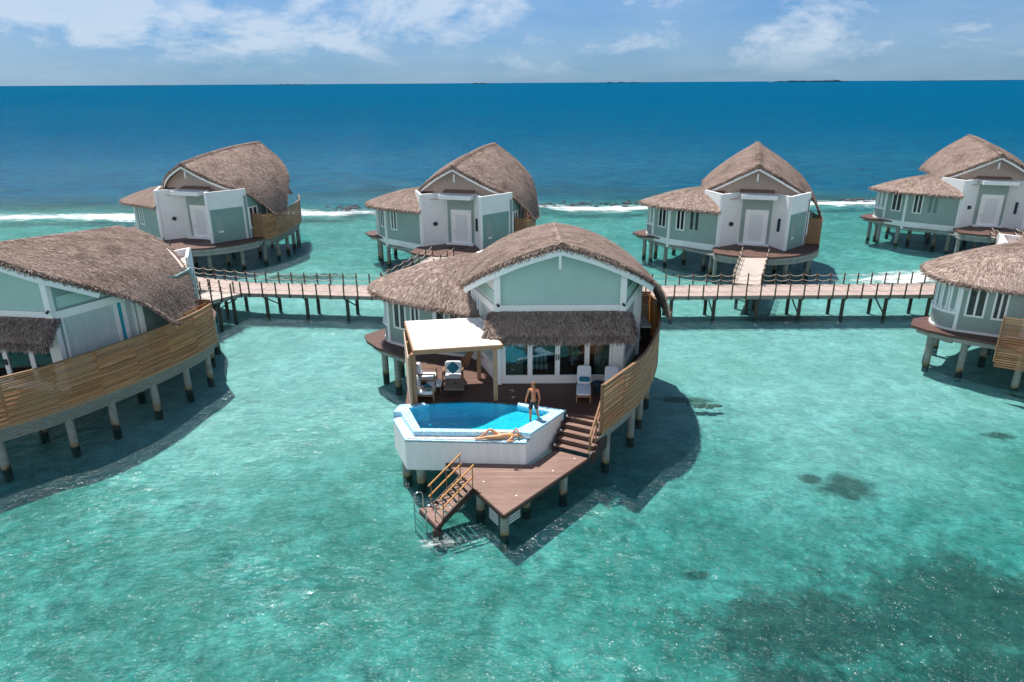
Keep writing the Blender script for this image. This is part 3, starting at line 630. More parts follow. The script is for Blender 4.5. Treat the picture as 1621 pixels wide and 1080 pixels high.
def make_villa(kind):
    front = kind == 'front'
    root = empty('water_villa')
    rnd = random.Random(11 if front else 12)
    roof = Roof(8.85, 8.28, 7.75, .03) if front else Roof(9.55, 9.3, 8.6)
    PZ = 6.3 if front else 6.5
    # ---- main roof
    fn = lambda u, v: roof.pt(XL+(XR-XL)*u, v)
    rb = shell(fn, 44, 26, .24)
    thatch(rb, fn, 34000 if front else 22000, [('v', 0, 1), ('v', 1, -1), ('u', 1, 1), ('u', 0, -1)], rnd, .22, .030 if front else .042, 170 if front else 100)
    mr = rb.build('main_roof', M['thatch'], root)
    rc = MB()
    rnd2 = random.Random(5)
    for k in range(900):
        t = rnd2.random(); p = roof.pt(0, t) + Vector((0, 0, .03)); sx = rnd2.choice((-1, 1))
        blade(rc, p, Vector((sx, rnd2.gauss(0, .5), -.42)).normalized(), Vector((0, 0, 1)), rnd2.uniform(.2, .42), .06, rnd2.uniform(0, .05))
    rc.build('ridge_thatch', M['thatch'], mr)
    for t, yo in ((0.0, .12), (1.0, -.12)):
        bb = MB()
        pts = [roof.pt(x, t) + Vector((0, -yo*.3, -.37)) for x in [-4.2+.35*k for k in range(27) if -4.2+.35*k < 4.5]]
        for a, b in zip(pts, pts[1:]): bb.beam(a, b, .06, .26 if t < .5 else .15)
        bb.build('bargeboard', M['trim'], mr)
    fp = MB(); fp.box(-.15, -.04, -.99, -.90, 7.75, 8.5); fp.build('gable_finial', M['trim'], mr)
    fp = MB(); fp.box(-.055, .055, 9.62, 9.72, 7.45, 8.05)
    if not front: fp.build('gable_finial', M['trim'], mr)
    # ---- wing roof
    wb_ = shell(wing_fn, 60, 12, .20)
    thatch(wb_, wing_fn, 15000 if front else 9500, [('v', 1, 1)], rnd, .22, .030 if front else .055, 170 if front else 80, .2)
    wb_.build('wing_roof', M['thatch'], root)
    # ---- decks and floor
    deck = [(1.4, -4.6)] + FENCE[1:] + [*([(5.3, 7.7), (4.7, 8.4), (4.0, 9.8), (3.1, 11.6)] if front else [(5.45, 8.3), (5.1, 9.8), (4.3, 11.2), (3.2, 12.4)]), (1.6, 13.3), (-.2, 13.6), (-1.6, 13.45), (-2.75, 12.9), (-2.95, 11.2), (-2.72, 10.4), (-6.75, 8.75), (-8.0, 7.95), (-9.3, 7.6), (-10.1, 6.6),
            (-9.8, 5.7), (-9.1, 4.75), (-7.5, 3.35), (-6.95, 1.4), (-6.62, -2.43)] + [(-6.62+6.67*k/8, -2.43 - .66*k/8 + .78*math.sin(math.pi*k/8)) for k in range(1, 9)]
    deck += [(.24, -3.03), (1.5, -3.7)]
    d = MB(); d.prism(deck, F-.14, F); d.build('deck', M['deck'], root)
    u = MB(); dd = [(x*.965-.02, y*.965+.15) for x, y in deck]; u.prism(dd, F-.42, F-.145); u.build('floor_slab', M['skirt'], root)
    # entry skirt, two courses of blocks
    arc = smooth([*([(5.2, 7.7), (4.6, 8.4), (3.9, 9.8), (3.0, 11.5)] if front else [(5.4, 8.2), (5.1, 9.7), (4.3, 11.1), (3.2, 12.3)]), (1.6, 13.2), (-.2, 13.5), (-1.6, 13.35), (-2.65, 12.8), (-2.85, 11.2)], 1); sk = MB()
    for zc in (1.93, 1.66):
        for a, b in zip(arc, arc[1:]):
            sk.beam((a[0], a[1], zc), (b[0], b[1], zc), .16, .25)
    sk.build('masonry_skirt', M['skirt'], root)
    # ---- wing walls
    wl = MB(); wpts = WING + BAY + WING2[1:]
    for a, b in zip(wpts, wpts[1:]):
        wl.wall(a, b, 2.32, 5.28, .14)
    wl.build('wing_wall', M['sage'], root)
    bs = MB()
    for a, b in zip(wpts, wpts[1:]):
        bs.wall(a, b, 1.82, 2.318, .2, -.05)
    bs.build('base_band', M['white'], root)
    tb = MB()
    for a, b in zip(wpts, wpts[1:]): tb.wall(a, b, 5.06, 5.22, .2, -.04)
    tb.build('eave_band', M['trim'], root)
    sl = MB()
    for zc in (1.75, 1.62, 1.49):
        for a, b in zip(WING[:2] + BAY[::2], WING[1:2] + BAY[::2]): 
            if a != b: sl.beam((a[0]*.98, a[1], zc), (b[0]*.98, b[1], zc), .05, .08)
    sl.build('slatted_skirt', M['greyslat'], root)
    post(root, -6.73, 8.98, 1.6, 5.1, .2, R(30)); post(root, -8.2, 7.62, 2.3, 5.1, .14, R(45))
    post(root, BAY[-1][0]+.02, BAY[-1][1]-.04, 2.3, 5.1, .16, R(-30)); post(root, -5.9, 3.75, 2.3, 5.1, .2, R(-15)); post(root, -2.66, 10.62, 1.75, 5.3, .2)
    OUT = -1
    window(root, WING[0], WING[1], 2.95, 3.75, 3.15, 5.0, OUT)
    for s0 in (1.75, 2.2):
        n = MB(); a = Vector((*WING[0], 0)); dr = (Vector((*WING[1], 0))-a).normalized(); o = Vector((dr.y, -dr.x, 0))*OUT
        n.obox(a+dr*(s0+.12)+o*.012+Vector((0, 0, 4.1)), dr, o, (0, 0, 1), .13, .012, .75); n.build('wall_slot', M['teal_dark'], root)
    window(root, WING[1], WING[2], .45, 1.45, 3.15, 5.0, OUT)
    for k in (0, 2, 4, 6, 8):
        if k+2 < len(BAY):
            a, b = BAY[k], BAY[k+2]; l = math.dist(a, b); window(root, a, b, .02, l-.02, 3.3, 5.05, OUT, 1, .11)
    si = MB(); 
    for a, b in zip(BAY, BAY[1:]): si.wall(a, b, 3.14, 3.30, .25, -.10)
    si.build('bay_sill', M['trim'], root)
    window(root, WING2[0], WING2[1], .35, 1.25, 3.1, 4.95, OUT)
    window(root, WING2[0], WING2[1], 1.55, 2.2, 3.1, 4.95, OUT)
    for s0 in (.55, 1.35): window(root, WING2[1], WING2[2], s0, s0+.6, 3.9, 5.0, OUT, 1, .08)
    # ---- main block
    mw = roofwall(SIDE_R, 2.2, roof, 1); mw.build('side_wall', M['teal_dark'], root)
    mw = roofwall(SIDE_L, 2.2, roof, -1); mw.build('side_wall', M['white'], root)
    # pool side gable wall above the beam
    g = MB(); n = 24
    for k in range(n):
        x0 = -2.8+5.6*k/n; x1 = -2.8+5.6*(k+1)/n
        z0, z1 = roof.z(x0, .0)-.25, roof.z(x1, .0)-.25
        g.add([(x0, 0, 5.7), (x1, 0, 5.7), (x1, 0, z1), (x0, 0, z0), (x0, .15, 5.7), (x1, .15, 5.7), (x1, .15, z1), (x0, .15, z0)], [(0, 1, 2, 3), (4, 7, 6, 5), (0, 4, 5, 1), (2, 6, 7, 3)])
    g.build('gable_wall', M['teal'], root)
    for s in (-1, 1): post(root, s*2.72, -.02, 2.2, roof.z(2.72, 0)-.22, .27)
    be = MB(); be.box(-2.6, 2.6, -.10, .16, 5.62, 5.92); be.build('beam', M['trim'], root)
    hd = MB(); hd.box(-2.59, 2.59, -.03, .14, 4.62, 5.62); hd.build('header_panel', M['white'], root)
    for pts, sg in ((SIDE_R, 1), (SIDE_L, -1)):
        a, b = pts[0], pts[1]; l = math.dist(a, b)-.02; ang = math.atan2(b[1]-a[1], b[0]-a[0])
        o = outward(a, b, sg); dv = (Vector((*b, 0))-Vector((*a, 0))).normalized()
        bm_ = MB(); bm_.obox(Vector((*a, 5.75))+dv*l/2+o*.03, dv, o, (0, 0, 1), l/2, .05, .15); bm_.build('side_beam', M['trim'], root); bm_ = MB()
        bm_.obox(Vector((*a, 2.95))+dv*l/2+o*.03, dv, o, (0, 0, 1), l/2, .05, .11); bm_.build('side_beam', M['trim'], root)
        post(root, b[0], b[1], 2.2, roof.z(*b)-.25, .26, ang)
        pn = MB(); pn.obox(Vector((*a, (5.92+6.6)/2))+dv*(l*.42)+o*.012, dv, o, (0, 0, 1), l*.36, .012, .25) ; pn.build('side_panel', M['teal'], root)
        for s0_, s1_, mm in ((.22, l-1.12, 'sidepane'), (l-1.10, l-.75, 'bluepane'), (l-.73, l-.22, 'sidepane')):
            wf = window(root, a, b, s0_, s1_, 3.04, 5.62, sg, 1, .07)
            for ch in list(wf.children): ch.data.materials[0] = M[mm]
            if False:
                cp_ = wf.children[0].copy(); C.objects.link(cp_); cp_.name = 'glass'; cp_.data = wf.children[0].data.copy(); cp_.data.materials[0] = M['glass']; cp_.location = (o.x*.022, -o.y*.022 if MIRROR[0] else o.y*.022, 0)
    # sea-green recessed bay further along the right wall
    if not front: window(root, SIDE_R[1], SIDE_R[2], .4, 1.5, 3.0, 5.3, 1, 1, .1)
    # ---- glazed pool front
    bx = [-2.5, -1.3, -.07, 1.25, 2.35]
    fr = MB(); fr.box(-2.58, 2.58, -.03, .12, F, F+.30); fr.build('door_sill', M['trim'], root)
    for k in range(4):
        x0, x1 = bx[k], bx[k+1]; f = MB()
        for xa in (x0, x1-.11): f.box(xa, xa+.11, -.05, .06, F+.30, 4.62)
        f.box(x0+.11, x1-.11, -.045, .055, F+.30, F+.40); f.box(x0+.11, x1-.11, -.045, .055, 4.5, 4.62)
        door = f.build('glass_door', M['trim'], root)
        p = MB(); p.box(x0+.11, x1-.11, 0, .012, F+.40, 4.5); p.build('pane', M['glass'] if front else M['darkglass'], door)
        if k in (1, 2):
            h = MB(); xx = x1-.055 if k == 1 else x0+.055; h.box(xx-.018, xx+.018, -.11, -.05, 3.35, 3.62); h.build('handle', M['black'], door)
    post(root, 2.47, -.03, F+.3, 4.62, .22); post(root, -2.53, -.012, F+.3, 4.62, .1)
    # awning of thatch over the doors
    def aw(u, v):
        x = -2.98+6.02*u; e = v**1.0
        x2 = x + (-.30 if u < .02 else (.34 if u > .98 else 0))*v
        return Vector((-2.92-.22*v + (5.82+.42*v)*u, -.12 - 1.0*v, 5.66 - .62*v - .16*v*v + .06*math.sin(math.pi*v)))
    ab = shell(aw, 30, 8, .16)
    thatch(ab, aw, 5200 if front else 900, [('v', 1, 1), ('u', 0, -1), ('u', 1, 1)], rnd, .34, .045, 260 if front else 60, .16)
    rn = random.Random(4)
    if front:       # longer ragged straw hanging off the awning edge
        for k in range(1500):
            p = aw(rn.random(), 1.0) + Vector((0, rn.uniform(-.02, .12), -rn.uniform(0, .1)))
            blade(ab, p, Vector((rn.gauss(0, .25), -rn.uniform(.1, .6), -1)).normalized(), Vector((0, -1, 0)), rn.uniform(.15, .42), .04, 0)
        for s in (0, 1):
            for k in range(500):
                p = aw(s, rn.random()); blade(ab, p, Vector((-1+2*s, rn.gauss(0, .4), -rn.uniform(.2, .9))).normalized(), Vector((0, 0, 1)), rn.uniform(.15, .36), .045, 0)
    ab.build('thatched_awning', M['thatch'], root)
    for s in (-1, 1):
        sp = MB(); sp.cyl((s*2.72, -.16, 5.98), (s*2.72+.05, -.30, 5.95), .05, .06, 10); sp.build('spot_lamp', M['black'], root)
    # ---- entry side
    e = MB(); top = PZ
    e.wall((-.95, 9.0), (-2.6, 10.8), 1.95, top, .16, 0); e.build('entry_wall', M['white'], root)
    e = MB(); e.wall((2.6, 10.8), (1.42, 9.0), 1.95, top, .16, 0); e.build('entry_wall', M['white'], root)
    e = MB(); e.wall((-2.55, 10.8), (-4.05, 8.5), 5.0, top, .16, 0); e.wall((-2.55, 10.8), (-3.3, 9.65), 1.95, 5.0, .16, 0); e.build('parapet_wall', M['white'], root)
    e = MB(); e.wall((3.86, 8.57) if front else (4.35, 7.7), (2.6, 10.8), 1.95, top, .16, 0); pw = e.build('parapet_wall', M['white'], root)
    a = Vector((2.6, 10.8, 0)); b = Vector((3.86, 8.57, 0) if front else (4.35, 7.7, 0)); dv = (b-a).normalized(); o = Vector((-dv.y, dv.x, 0)); l = (b-a).length
    if o.x < 0: o = -o
    ip = MB(); ip.obox(a+dv*(l*.47)+o*.012+Vector((0, 0, 3.6)), dv, o, (0, 0, 1), l*.40, .012, 1.42); ip.build('green_panel', M['teal_dark'], pw)
    ip = MB(); ip.obox(a+dv*(l*.25)+o*.03+Vector((0, 0, 3.75)), dv, o, (0, 0, 1), .30, .012, .72); ip.build('meter_box', M['sage'], pw)
    ip = MB(); ip.obox(a+dv*(l*.27)+o*.05+Vector((0, 0, 3.1)), dv, o, (0, 0, 1), .20, .02, .07); ip.build('name_plate', M['white'], pw)
    if not front:
        window(root, SIDE_R[2], SIDE_R[3], .2, 1.3, 3.0, 4.9, 1, 2)
    # recess with the door
    rw = MB(); rw.box(-1.05, 1.5, 8.86, 9.0, 2.2, top-.35); rw.build('recess_wall', M['sage'], root)
    dr = MB(); dr.box(-.62, -.50, 8.96, 9.09, F, 5.1); dr.box(1.06, 1.18, 8.96, 9.09, F, 5.1); dr.box(-.5, 1.06, 8.96, 9.09, 4.98, 5.1); dr.build('door_frame', M['trim'], root)
    do = MB(); do.box(-.5, 1.06, 8.98, 9.05, F+.02, 4.98); do = do.build('entry_door', M['trim'], root)
    dp = MB(); dp.box(-.25, .80, 9.05, 9.065, 2.5, 4.7); dp.build('door_panel', M['doorpanel'], do)
    dh = MB(); dh.cyl((-.38, 9.05, 3.25), (-.38, 9.13, 3.25), .03, n=8); dh.beam((-.38, 9.13, 3.25), (-.22, 9.13, 3.25), .03, .03); dh.build('handle', M['steel'], do)
    th = MB(); th.box(-1.0, 1.45, 9.002, 9.5, F, F+.12); th.build('doorstep', M['trim'], root)
    rp = MB(); p = Vector((-1.75, 9.87, 3.95)); nn = Vector((.74, .67, 0)).normalized(); nn = Vector((math.cos(R(42)), math.sin(R(42)), 0))
    wd = (Vector((-2.6, 10.8, 0))-Vector((-.95, 9.0, 0))).normalized(); nn = Vector((wd.y, -wd.x, 0)); nn = nn if nn.y > 0 else -nn
    c = Vector((-1.75, 9.87, 4.0)); rp.cyl(c+nn*.0, c+nn*.19, .17, n=20); rp.build('porthole', M['porthole'], root)
    wd = (Vector((2.6, 10.8, 0))-Vector((1.42, 9.0, 0))).normalized(); nn = Vector((-wd.y, wd.x, 0)); c = Vector((2.05, 9.96, 4.1))
    sb_ = MB(); sb_.obox(c+nn*.02, wd, nn, (0, 0, 1), .07, .16, .52); sb_.build('slot_window', M['porthole'], root)
    cn = MB(); cn.box(-1.15, 1.65, 9.02, 10.5, top-.36, top-.02); cn.build('door_canopy', M['white'], root)
    # flat roof behind the parapet, brown thatch mat on it
    fl = MB(); fl.prism([(-2.45, 10.6), (-3.9, 8.4), (4.15, 7.9), (2.45, 10.55), (1.66, 9.3), (1.66, 8.9), (-1.16, 8.9), (-1.16, 9.3)], top-.55, top-.42); fl.build('flat_roof', M['beige'], root)
    ht = MB(); ht.obox((.1, 8.95, top+.07), (1, 0, 0), (0, .97, -.24), (0, .24, .97), 1.35, .36, .03); ht.build('roof_hatch', M['hatch'], root)
    gw = MB(); n = 24
    for k in range(n):
        x0 = -3.9+8.1*k/n; x1 = -3.9+8.1*(k+1)/n; yy = 8.2
        z0, z1 = roof.z(x0, yy)-.2, roof.z(x1, yy)-.2; yb0 = min(yy, crv(RX, roof.rb, abs(x0))-.35); yb1 = min(yy, crv(RX, roof.rb, abs(x1))-.35)
        z0, z1 = roof.z(x0, yb0)-.2, roof.z(x1, yb1)-.2
        gw.add([(x0, yb0, top-.6), (x1, yb1, top-.6), (x1, yb1, z1), (x0, yb0, z0)], [(0, 1, 2, 3)])
    gw2 = gw.build('entry_gable_wall', M['beige'], root)
    so_ = gw2.modifiers.new('thickness', 'SOLIDIFY'); so_.thickness = .12
    # entry deck mat and lamps
    mt = MB(); mt.box(-.5, 1.1, 9.55, 10.6, F+.004, F+.03); mt.build('doormat', M['darktimber'], root)
    # ---- piles
    spots = [(-9.0, 6.2), (-8.1, 4.75), (-6.9, 8.5), (-8.3, 7.2), (-5.4, 6.5), (-3.0, 10.6), (-3.6, 8.4), (-2.6, 12.2), (.3, 12.7), (2.8, 11.6), (3.6 if front else 4.6, 9.6), (5.0, 7.0), (5.0, 5.0), (4.6, 2.9), (3.9, .8), (3.2, -1.0), (1.8, -3.2),
             (-.5, 9.6), (2.2, 8.6), (0, 5), (2.6, 4.5), (-3.2, 4.6), (-6.6, 2.6), (-5.9, -.5), (-2.5, 1.0), (.8, 0)]
    for x, y in spots:
        p = MB(); p.cyl((x, y, -1.7), (x, y, 1.80), .175, .17, 14, True); p.build('pile', M['pile'], root, smooth=False)
    bm2 = MB()
    for x0, y0, x1, y1 in ((-8.6, 5.5, -2.8, 10.2), (4.9, 6, 2.7, 11.2), (4.4, 2.5, 1.6, -3), (-6.6, 2, -5.9, -1.8), (-8, 4.8, 4.2, 2.9), (-3, 10.5, 4.8, 8.5), (-8.6, 7, -2.6, 12)):
        bm2.beam((x0, y0, 1.72), (x1, y1, 1.72), .2, .12)
    bm2.build('floor_beams', M['skirt'], root)
    return root

def make_fence():
    """curved slatted privacy fence with a grey slatted skirt below it"""
    root = empty('privacy_fence'); L_ = FENCE; rnd = random.Random(2)
    nz_ = 21; sb_ = MB()
    for k in range(nz_):
        z = 2.16 + (4.06-2.16)*k/(nz_-1)
        # slats in lengths of about 1.9 m, butted at the posts, each with its own tone
        tot = 14
        for q in range(7):
            pts = [poly_at(L_, (q+j/4)/7) for j in range(5)]
            zz = z + rnd.uniform(-.006, .006); off = rnd.uniform(-.01, .01)
            vs = []; 
            for i, p in enumerate(pts):
                a = pts[max(0, i-1)]; b = pts[min(4, i+1)]; n = Vector((b[1]-a[1], -(b[0]-a[0]), 0)).normalized()
                for (o, h) in ((off, -.036), (.028+off, -.036), (.028+off, .036), (off, .036)): vs.append((p[0]+n.x*o, p[1]+n.y*o, zz+h))
            fs = [(4*i+j, 4*i+4+j, 4*i+4+(j+1) % 4, 4*i+(j+1) % 4) for i in range(4) for j in range(4)] + [(3, 2, 1, 0), (16, 17, 18, 19)]
            sb_.add(vs, [tuple(reversed(f)) for f in fs])
    sb_.build('slat_panel', M['fence'], root)
    for k in range(8):
        x, y = poly_at(L_, min(.999, k/7)); a = poly_at(L_, max(0, k/7-.02)); b = poly_at(L_, min(1, k/7+.02)); n = Vector((b[1]-a[1], -(b[0]-a[0]), 0)).normalized()
        p = MB(); p.obox((x-n.x*.05, y-n.y*.05, 3.1), n, (-n.y, n.x, 0), (0, 0, 1), .045, .045, 1.02); p.build('fence_post', M['timber'], root)
    cp = MB()
    pts = [poly_at(L_, k/28) for k in range(29)]
    for a, b in zip(pts, pts[1:]): cp.beam((a[0], a[1], 4.125), (b[0], b[1], 4.125), .11, .035)
    cp.build('top_rail', M['timber'], root)
    bt = MB()
    for a, b in zip(pts, pts[1:]): bt.beam((a[0]+.02, a[1], 2.06), (b[0]+.02, b[1], 2.06), .06, .13)
    bt.build('bottom_rail', M['pergpost'], root)
    gs = MB()
    for k in range(6):
        z = 1.93-.115*k; inn = .03+.06*k
        q = []
        for i, p in enumerate(pts):
            a = pts[max(0, i-1)]; b = pts[min(28, i+1)]; n = Vector((b[1]-a[1], -(b[0]-a[0]), 0)).normalized(); q.append((p[0]-n.x*inn, p[1]-n.y*inn))
        for a, b in zip(q, q[1:]): gs.beam((a[0], a[1], z), (b[0], b[1], z), .03, .075)
    gs.build('grey_skirt', M['greyslat'], root)
    # return wall of boards at the entry end, lattice panel on the inside
    rw = MB()
    for k in range(17): rw.box(4.36, 5.46, 7.40, 7.44, 2.22+k*.125, 2.22+k*.125+.11)
    rw.build('end_screen', M['timber'], root)
    la = MB(); A = Vector(poly_at(L_, .80)+(0,)); B = Vector((5.46, 7.36, 0)); dv = (B-A).normalized(); l = (B-A).length; o = Vector((-dv.y, dv.x, 0))*.10
    for k in range(-7, 16):
        for s in (1, -1):
            pts2 = []
            for tt in range(9):
                h = 2.25+2.0*tt/8; xx = k*.22 + s*(h-2.25)*.55
                if 0 <= xx <= l: pts2.append(A+o+dv*xx+Vector((0, 0, h))+o*(.12*s))
            if len(pts2) > 1: la.beam(pts2[0], pts2[-1], .02, .04)
    la.build('lattice_panel', M['orange'], root)
    return root

def make_pergola():
    root = empty('pergola')
    Q = [(-6.89, .56), (-3.48, 1.03), (-2.51, -1.7), (-6.14, -2.3)]
    zq = [5.0, 5.0, 4.7, 4.7]
    r = MB(); ins = [(-4.7+(x+4.7)*.985, -.6+(y+.6)*.985) for x, y in Q]; vs = [(x, y, z+.02) for (x, y), z in zip(ins, zq)] + [(x, y, z-.09) for (x, y), z in zip(ins, zq)]
    r.add(vs, [(0, 3, 2, 1), (4, 5, 6, 7), (0, 1, 5, 4), (1, 2, 6, 5), (2, 3, 7, 6), (3, 0, 4, 7)]); r.build('roof_panel', M['canopy'], root)
    e = MB(); Z = [(a[0], a[1], z-.09) for a, z in zip(Q, zq)]
    for a, b in zip(Z, Z[1:]+Z[:1]): e.beam(a, b, .07, .19)
    e.build('edge_beam', M['pergpost'], root)
    for x, y in ((-2.81, -1.78), (-6.2, -2.18), (-3.62, .55), (-6.72, .35)):
        p = MB(); p.box(x-.09, x+.09, y-.09, y+.09, F, 4.52); p.build('post', M['pergpost'], root)
    s = MB(); a = Vector((-7.0, .8, 0)); b = Vector((-6.36, -2.5, 0)); dv = (b-a).normalized(); n = Vector((dv.y, -dv.x, 0)); l = (b-a).length
    for k in range(20):
        z = 2.02+k*.125; s.obox((a+b)/2+Vector((0, 0, z)), dv, n, (0, 0, 1), l/2, .02, .058)
    s.build('side_screen', M['screen'], root)
    for q in (0.02, .5, .98):
        p = MB(); c = a+(b-a)*q; p.obox(c+Vector((.06, 0, 3.25)), dv, n, (0, 0, 1), .05, .04, 1.3); p.build('screen_post', M['orange'] if q == .5 else M['pergpost'], root)
    return root

def make_pool():
    root = empty('plunge_pool')
    A, E_, D, Cc, B = (-6.85, -2.45), (-7.0, -3.35), (-6.25, -5.15), (-1.6, -5.42), (.05, -3.1)
    arc = [(A[0]+(B[0]-A[0])*k/10, A[1]+(B[1]-A[1])*k/10 + .72*math.sin(math.pi*k/10)) for k in range(1, 10)]
    far = [A]+arc+[B]
    body = [E_, D, Cc, B] + arc[::-1] + [A]
    # inner rim polygon (water edge) 
    wi = [(-6.45, -2.62), (-5.72, -4.62), (-1.95, -4.80), (-.38, -3.16)]
    inner = wi + [(x, y-.10) for x, y in arc[::-1]][0:9]
    b = MB()
    b.prism(body, .8, 1.50); 
    def side(P, z0, z1, t, mb):
        for a, c in zip(P, P[1:]): mb.wall(a, c, z0, z1, t, 0)
    b2 = MB(); b2.prism(body, .8, 1.50)
    # basin walls: outer polygon ring up to ledge level built as quads outer>inner
    n = len(body); ring = MB()
    def nearest(p):
        return p
    ringin = [(-6.45, -2.62)]
    bo = body; zl = 2.10
    # ledge ring: outer body to the raised rim
    rim_o = [(-6.62, -2.95), (-5.95, -4.82), (-1.55, -5.0)]
    wallp = MB()
    wallp.add([(x, y, 1.5) for x, y in bo]+[(x, y, zl) for x, y in bo], [(i, (i+1) % n, n+(i+1) % n, n+i) for i in range(n)])
    wallp.add([(x, y, .8) for x, y in bo]+[(x, y, 1.5) for x, y in bo], [(i, (i+1) % n, n+(i+1) % n, n+i) for i in range(n)] + [tuple(range(n))[::-1]])
    wallp.build('outer_wall', M['poolwall'], root)
    up = MB(); up.prism([(-1.42, -5.14), (.04, -3.12), (-.34, -3.2), (-1.84, -4.82), (-1.84, -4.99)], 2.09, 2.262); up.build('upper_wall', M['white'], root)
    led = MB(); led.prism([E_, D, Cc, (-1.50, -5.0), (-5.95, -4.86), (-6.72, -3.1)], 2.02, 2.10); led.build('ledge', M['tile'], root)
    peb = MB(); peb.prism([(-6.93, -3.38), (-6.20, -5.06), (-2.4, -5.28), (-2.4, -4.97), (-5.99, -4.88), (-6.74, -3.2)], 2.10, 2.125); peb.build('pebble_strip', M['pebble'], root)
    # raised rim
    rim = MB(); rim.prism([(-6.85, -2.45), (-7.0, -3.1), (-6.72, -3.1), (-5.95, -4.86), (-1.50, -5.0), (-1.95, -4.78), (-5.72, -4.60), (-6.42, -2.75), (-5.6, -2.42), (-5.9, -2.30)][::1], 1.5, 2.32)
    rim.build('inner_rim', M['tile'], root)
    cop = MB(); cop.prism([(-1.42, -5.20), (.11, -3.10), (-.4, -3.16), (-1.93, -4.80), (-1.93, -4.99)], 2.26, 2.36); cop.build('coping', M['tile'], root)
    cop = MB(); cop.prism([(.0, -3.09), (-.42, -3.34), (-1.9, -2.62), (-1.85, -2.38)], 2.05, 2.355); cop.build('coping', M['tile'], root)
    flo = MB(); flo.prism(wi+[(x, y-.02) for x, y in arc[::-1]], 1.50, 1.56); flo.build('basin_floor', M['tile_in'], root)
    fw = MB()
    fp = far
    for a, c in zip(fp, fp[1:]): fw.wall(a, c, 1.5, 2.235, .10, -.12)
    fw.build('far_wall', M['tile_in'], root)
    sh = MB(); sh.prism([(-2.0, -4.8), (-.42, -3.2), (-1.9, -2.66), (-2.5, -3.1), (-3.3, -4.0), (-4.4, -4.66)], 1.56, 2.10); sh.build('shallow_shelf', M['shelf'], root)
    wt = MB(); wt.prism([(-6.43, -2.66), (-5.71, -4.61), (-1.94, -4.79), (-.40, -3.18)]+[(x, y-.015) for x, y in arc[::-1]], 2.262, 2.27)
    wt.build('pool_water', M['poolwater'], root)
    for x, y in ((-6.4, -4.2), (-5.75, -4.75), (-2.2, -4.9), (-.6, -3.4)):
        p = MB(); p.cyl((x, y, -1.7), (x, y, .8), .19, n=14); p.build('pile', M['pile'], root, smooth=False)
    return root
M['sidepane'] = mat('curtained_pane', (.60, .68, .68), .12, (.38, .47, .48), 5, spec=.7, stretch=(4, 4, .12)); M['bluepane'] = mat('turquoise_reflection_pane', (.04, .38, .50), .15, (.03, .30, .40), 2)  # bluepane: turquoise reflection painted in as the narrow pane's colour
M['screen'] = mat('pale_screen_boards', (.55, .42, .33), .7, (.43, .33, .26), 1.5, .1, 20, stretch=(1, 1, 5))
def poolwater_mat():
    m = bpy.data.materials.new('pool_water'); m.use_nodes = True; nt = m.node_tree; nt.nodes.clear()
    g = N(nt, 'ShaderNodeNewGeometry'); n = N(nt, 'ShaderNodeTexNoise'); n.inputs['Scale'].default_value = 3.2; n.inputs['Detail'].default_value = 3; n.inputs['Distortion'].default_value = 1.0; L(nt, g.outputs['Position'], n.inputs[0])
    bp = N(nt, 'ShaderNodeBump'); bp.inputs['Strength'].default_value = .8; bp.inputs['Distance'].default_value = .05; L(nt, n.outputs[0], bp.inputs['Height'])
    tr = N(nt, 'ShaderNodeBsdfTransparent'); tr.inputs[0].default_value = (.58, .95, .98, 1)
    gl = N(nt, 'ShaderNodeBsdfGlossy'); gl.inputs['Roughness'].default_value = .04; L(nt, bp.outputs[0], gl.inputs['Normal'])
    fr = N(nt, 'ShaderNodeFresnel'); fr.inputs[0].default_value = 1.33; L(nt, bp.outputs[0], fr.inputs['Normal'])
    mx = N(nt, 'ShaderNodeMixShader'); L(nt, math_(nt, 'MINIMUM', fr.outputs[0], .25), mx.inputs[0]); L(nt, tr.outputs[0], mx.inputs[1]); L(nt, gl.outputs[0], mx.inputs[2])
    o = N(nt, 'ShaderNodeOutputMaterial'); L(nt, mx.outputs[0], o.inputs[0]); return m
M['poolwater'] = poolwater_mat()
def caustic_shelf():  # caustic light pattern painted into the shelf tile colour
    m = M['shelf']; nt = m.node_tree; b = nt.nodes['Principled BSDF']; t = N(nt, 'ShaderNodeTexCoord')
    v = N(nt, 'ShaderNodeTexVoronoi'); v.inputs['Scale'].default_value = 14; L(nt, t.outputs['Object'], v.inputs[0]); s = N(nt, 'ShaderNodeSeparateColor'); L(nt, v.outputs['Color'], s.inputs[0])
    L(nt, mixc(nt, s.outputs[0], (.06, .50, .66), (.16, .72, .82)), b.inputs['Base Color'])
caustic_shelf()

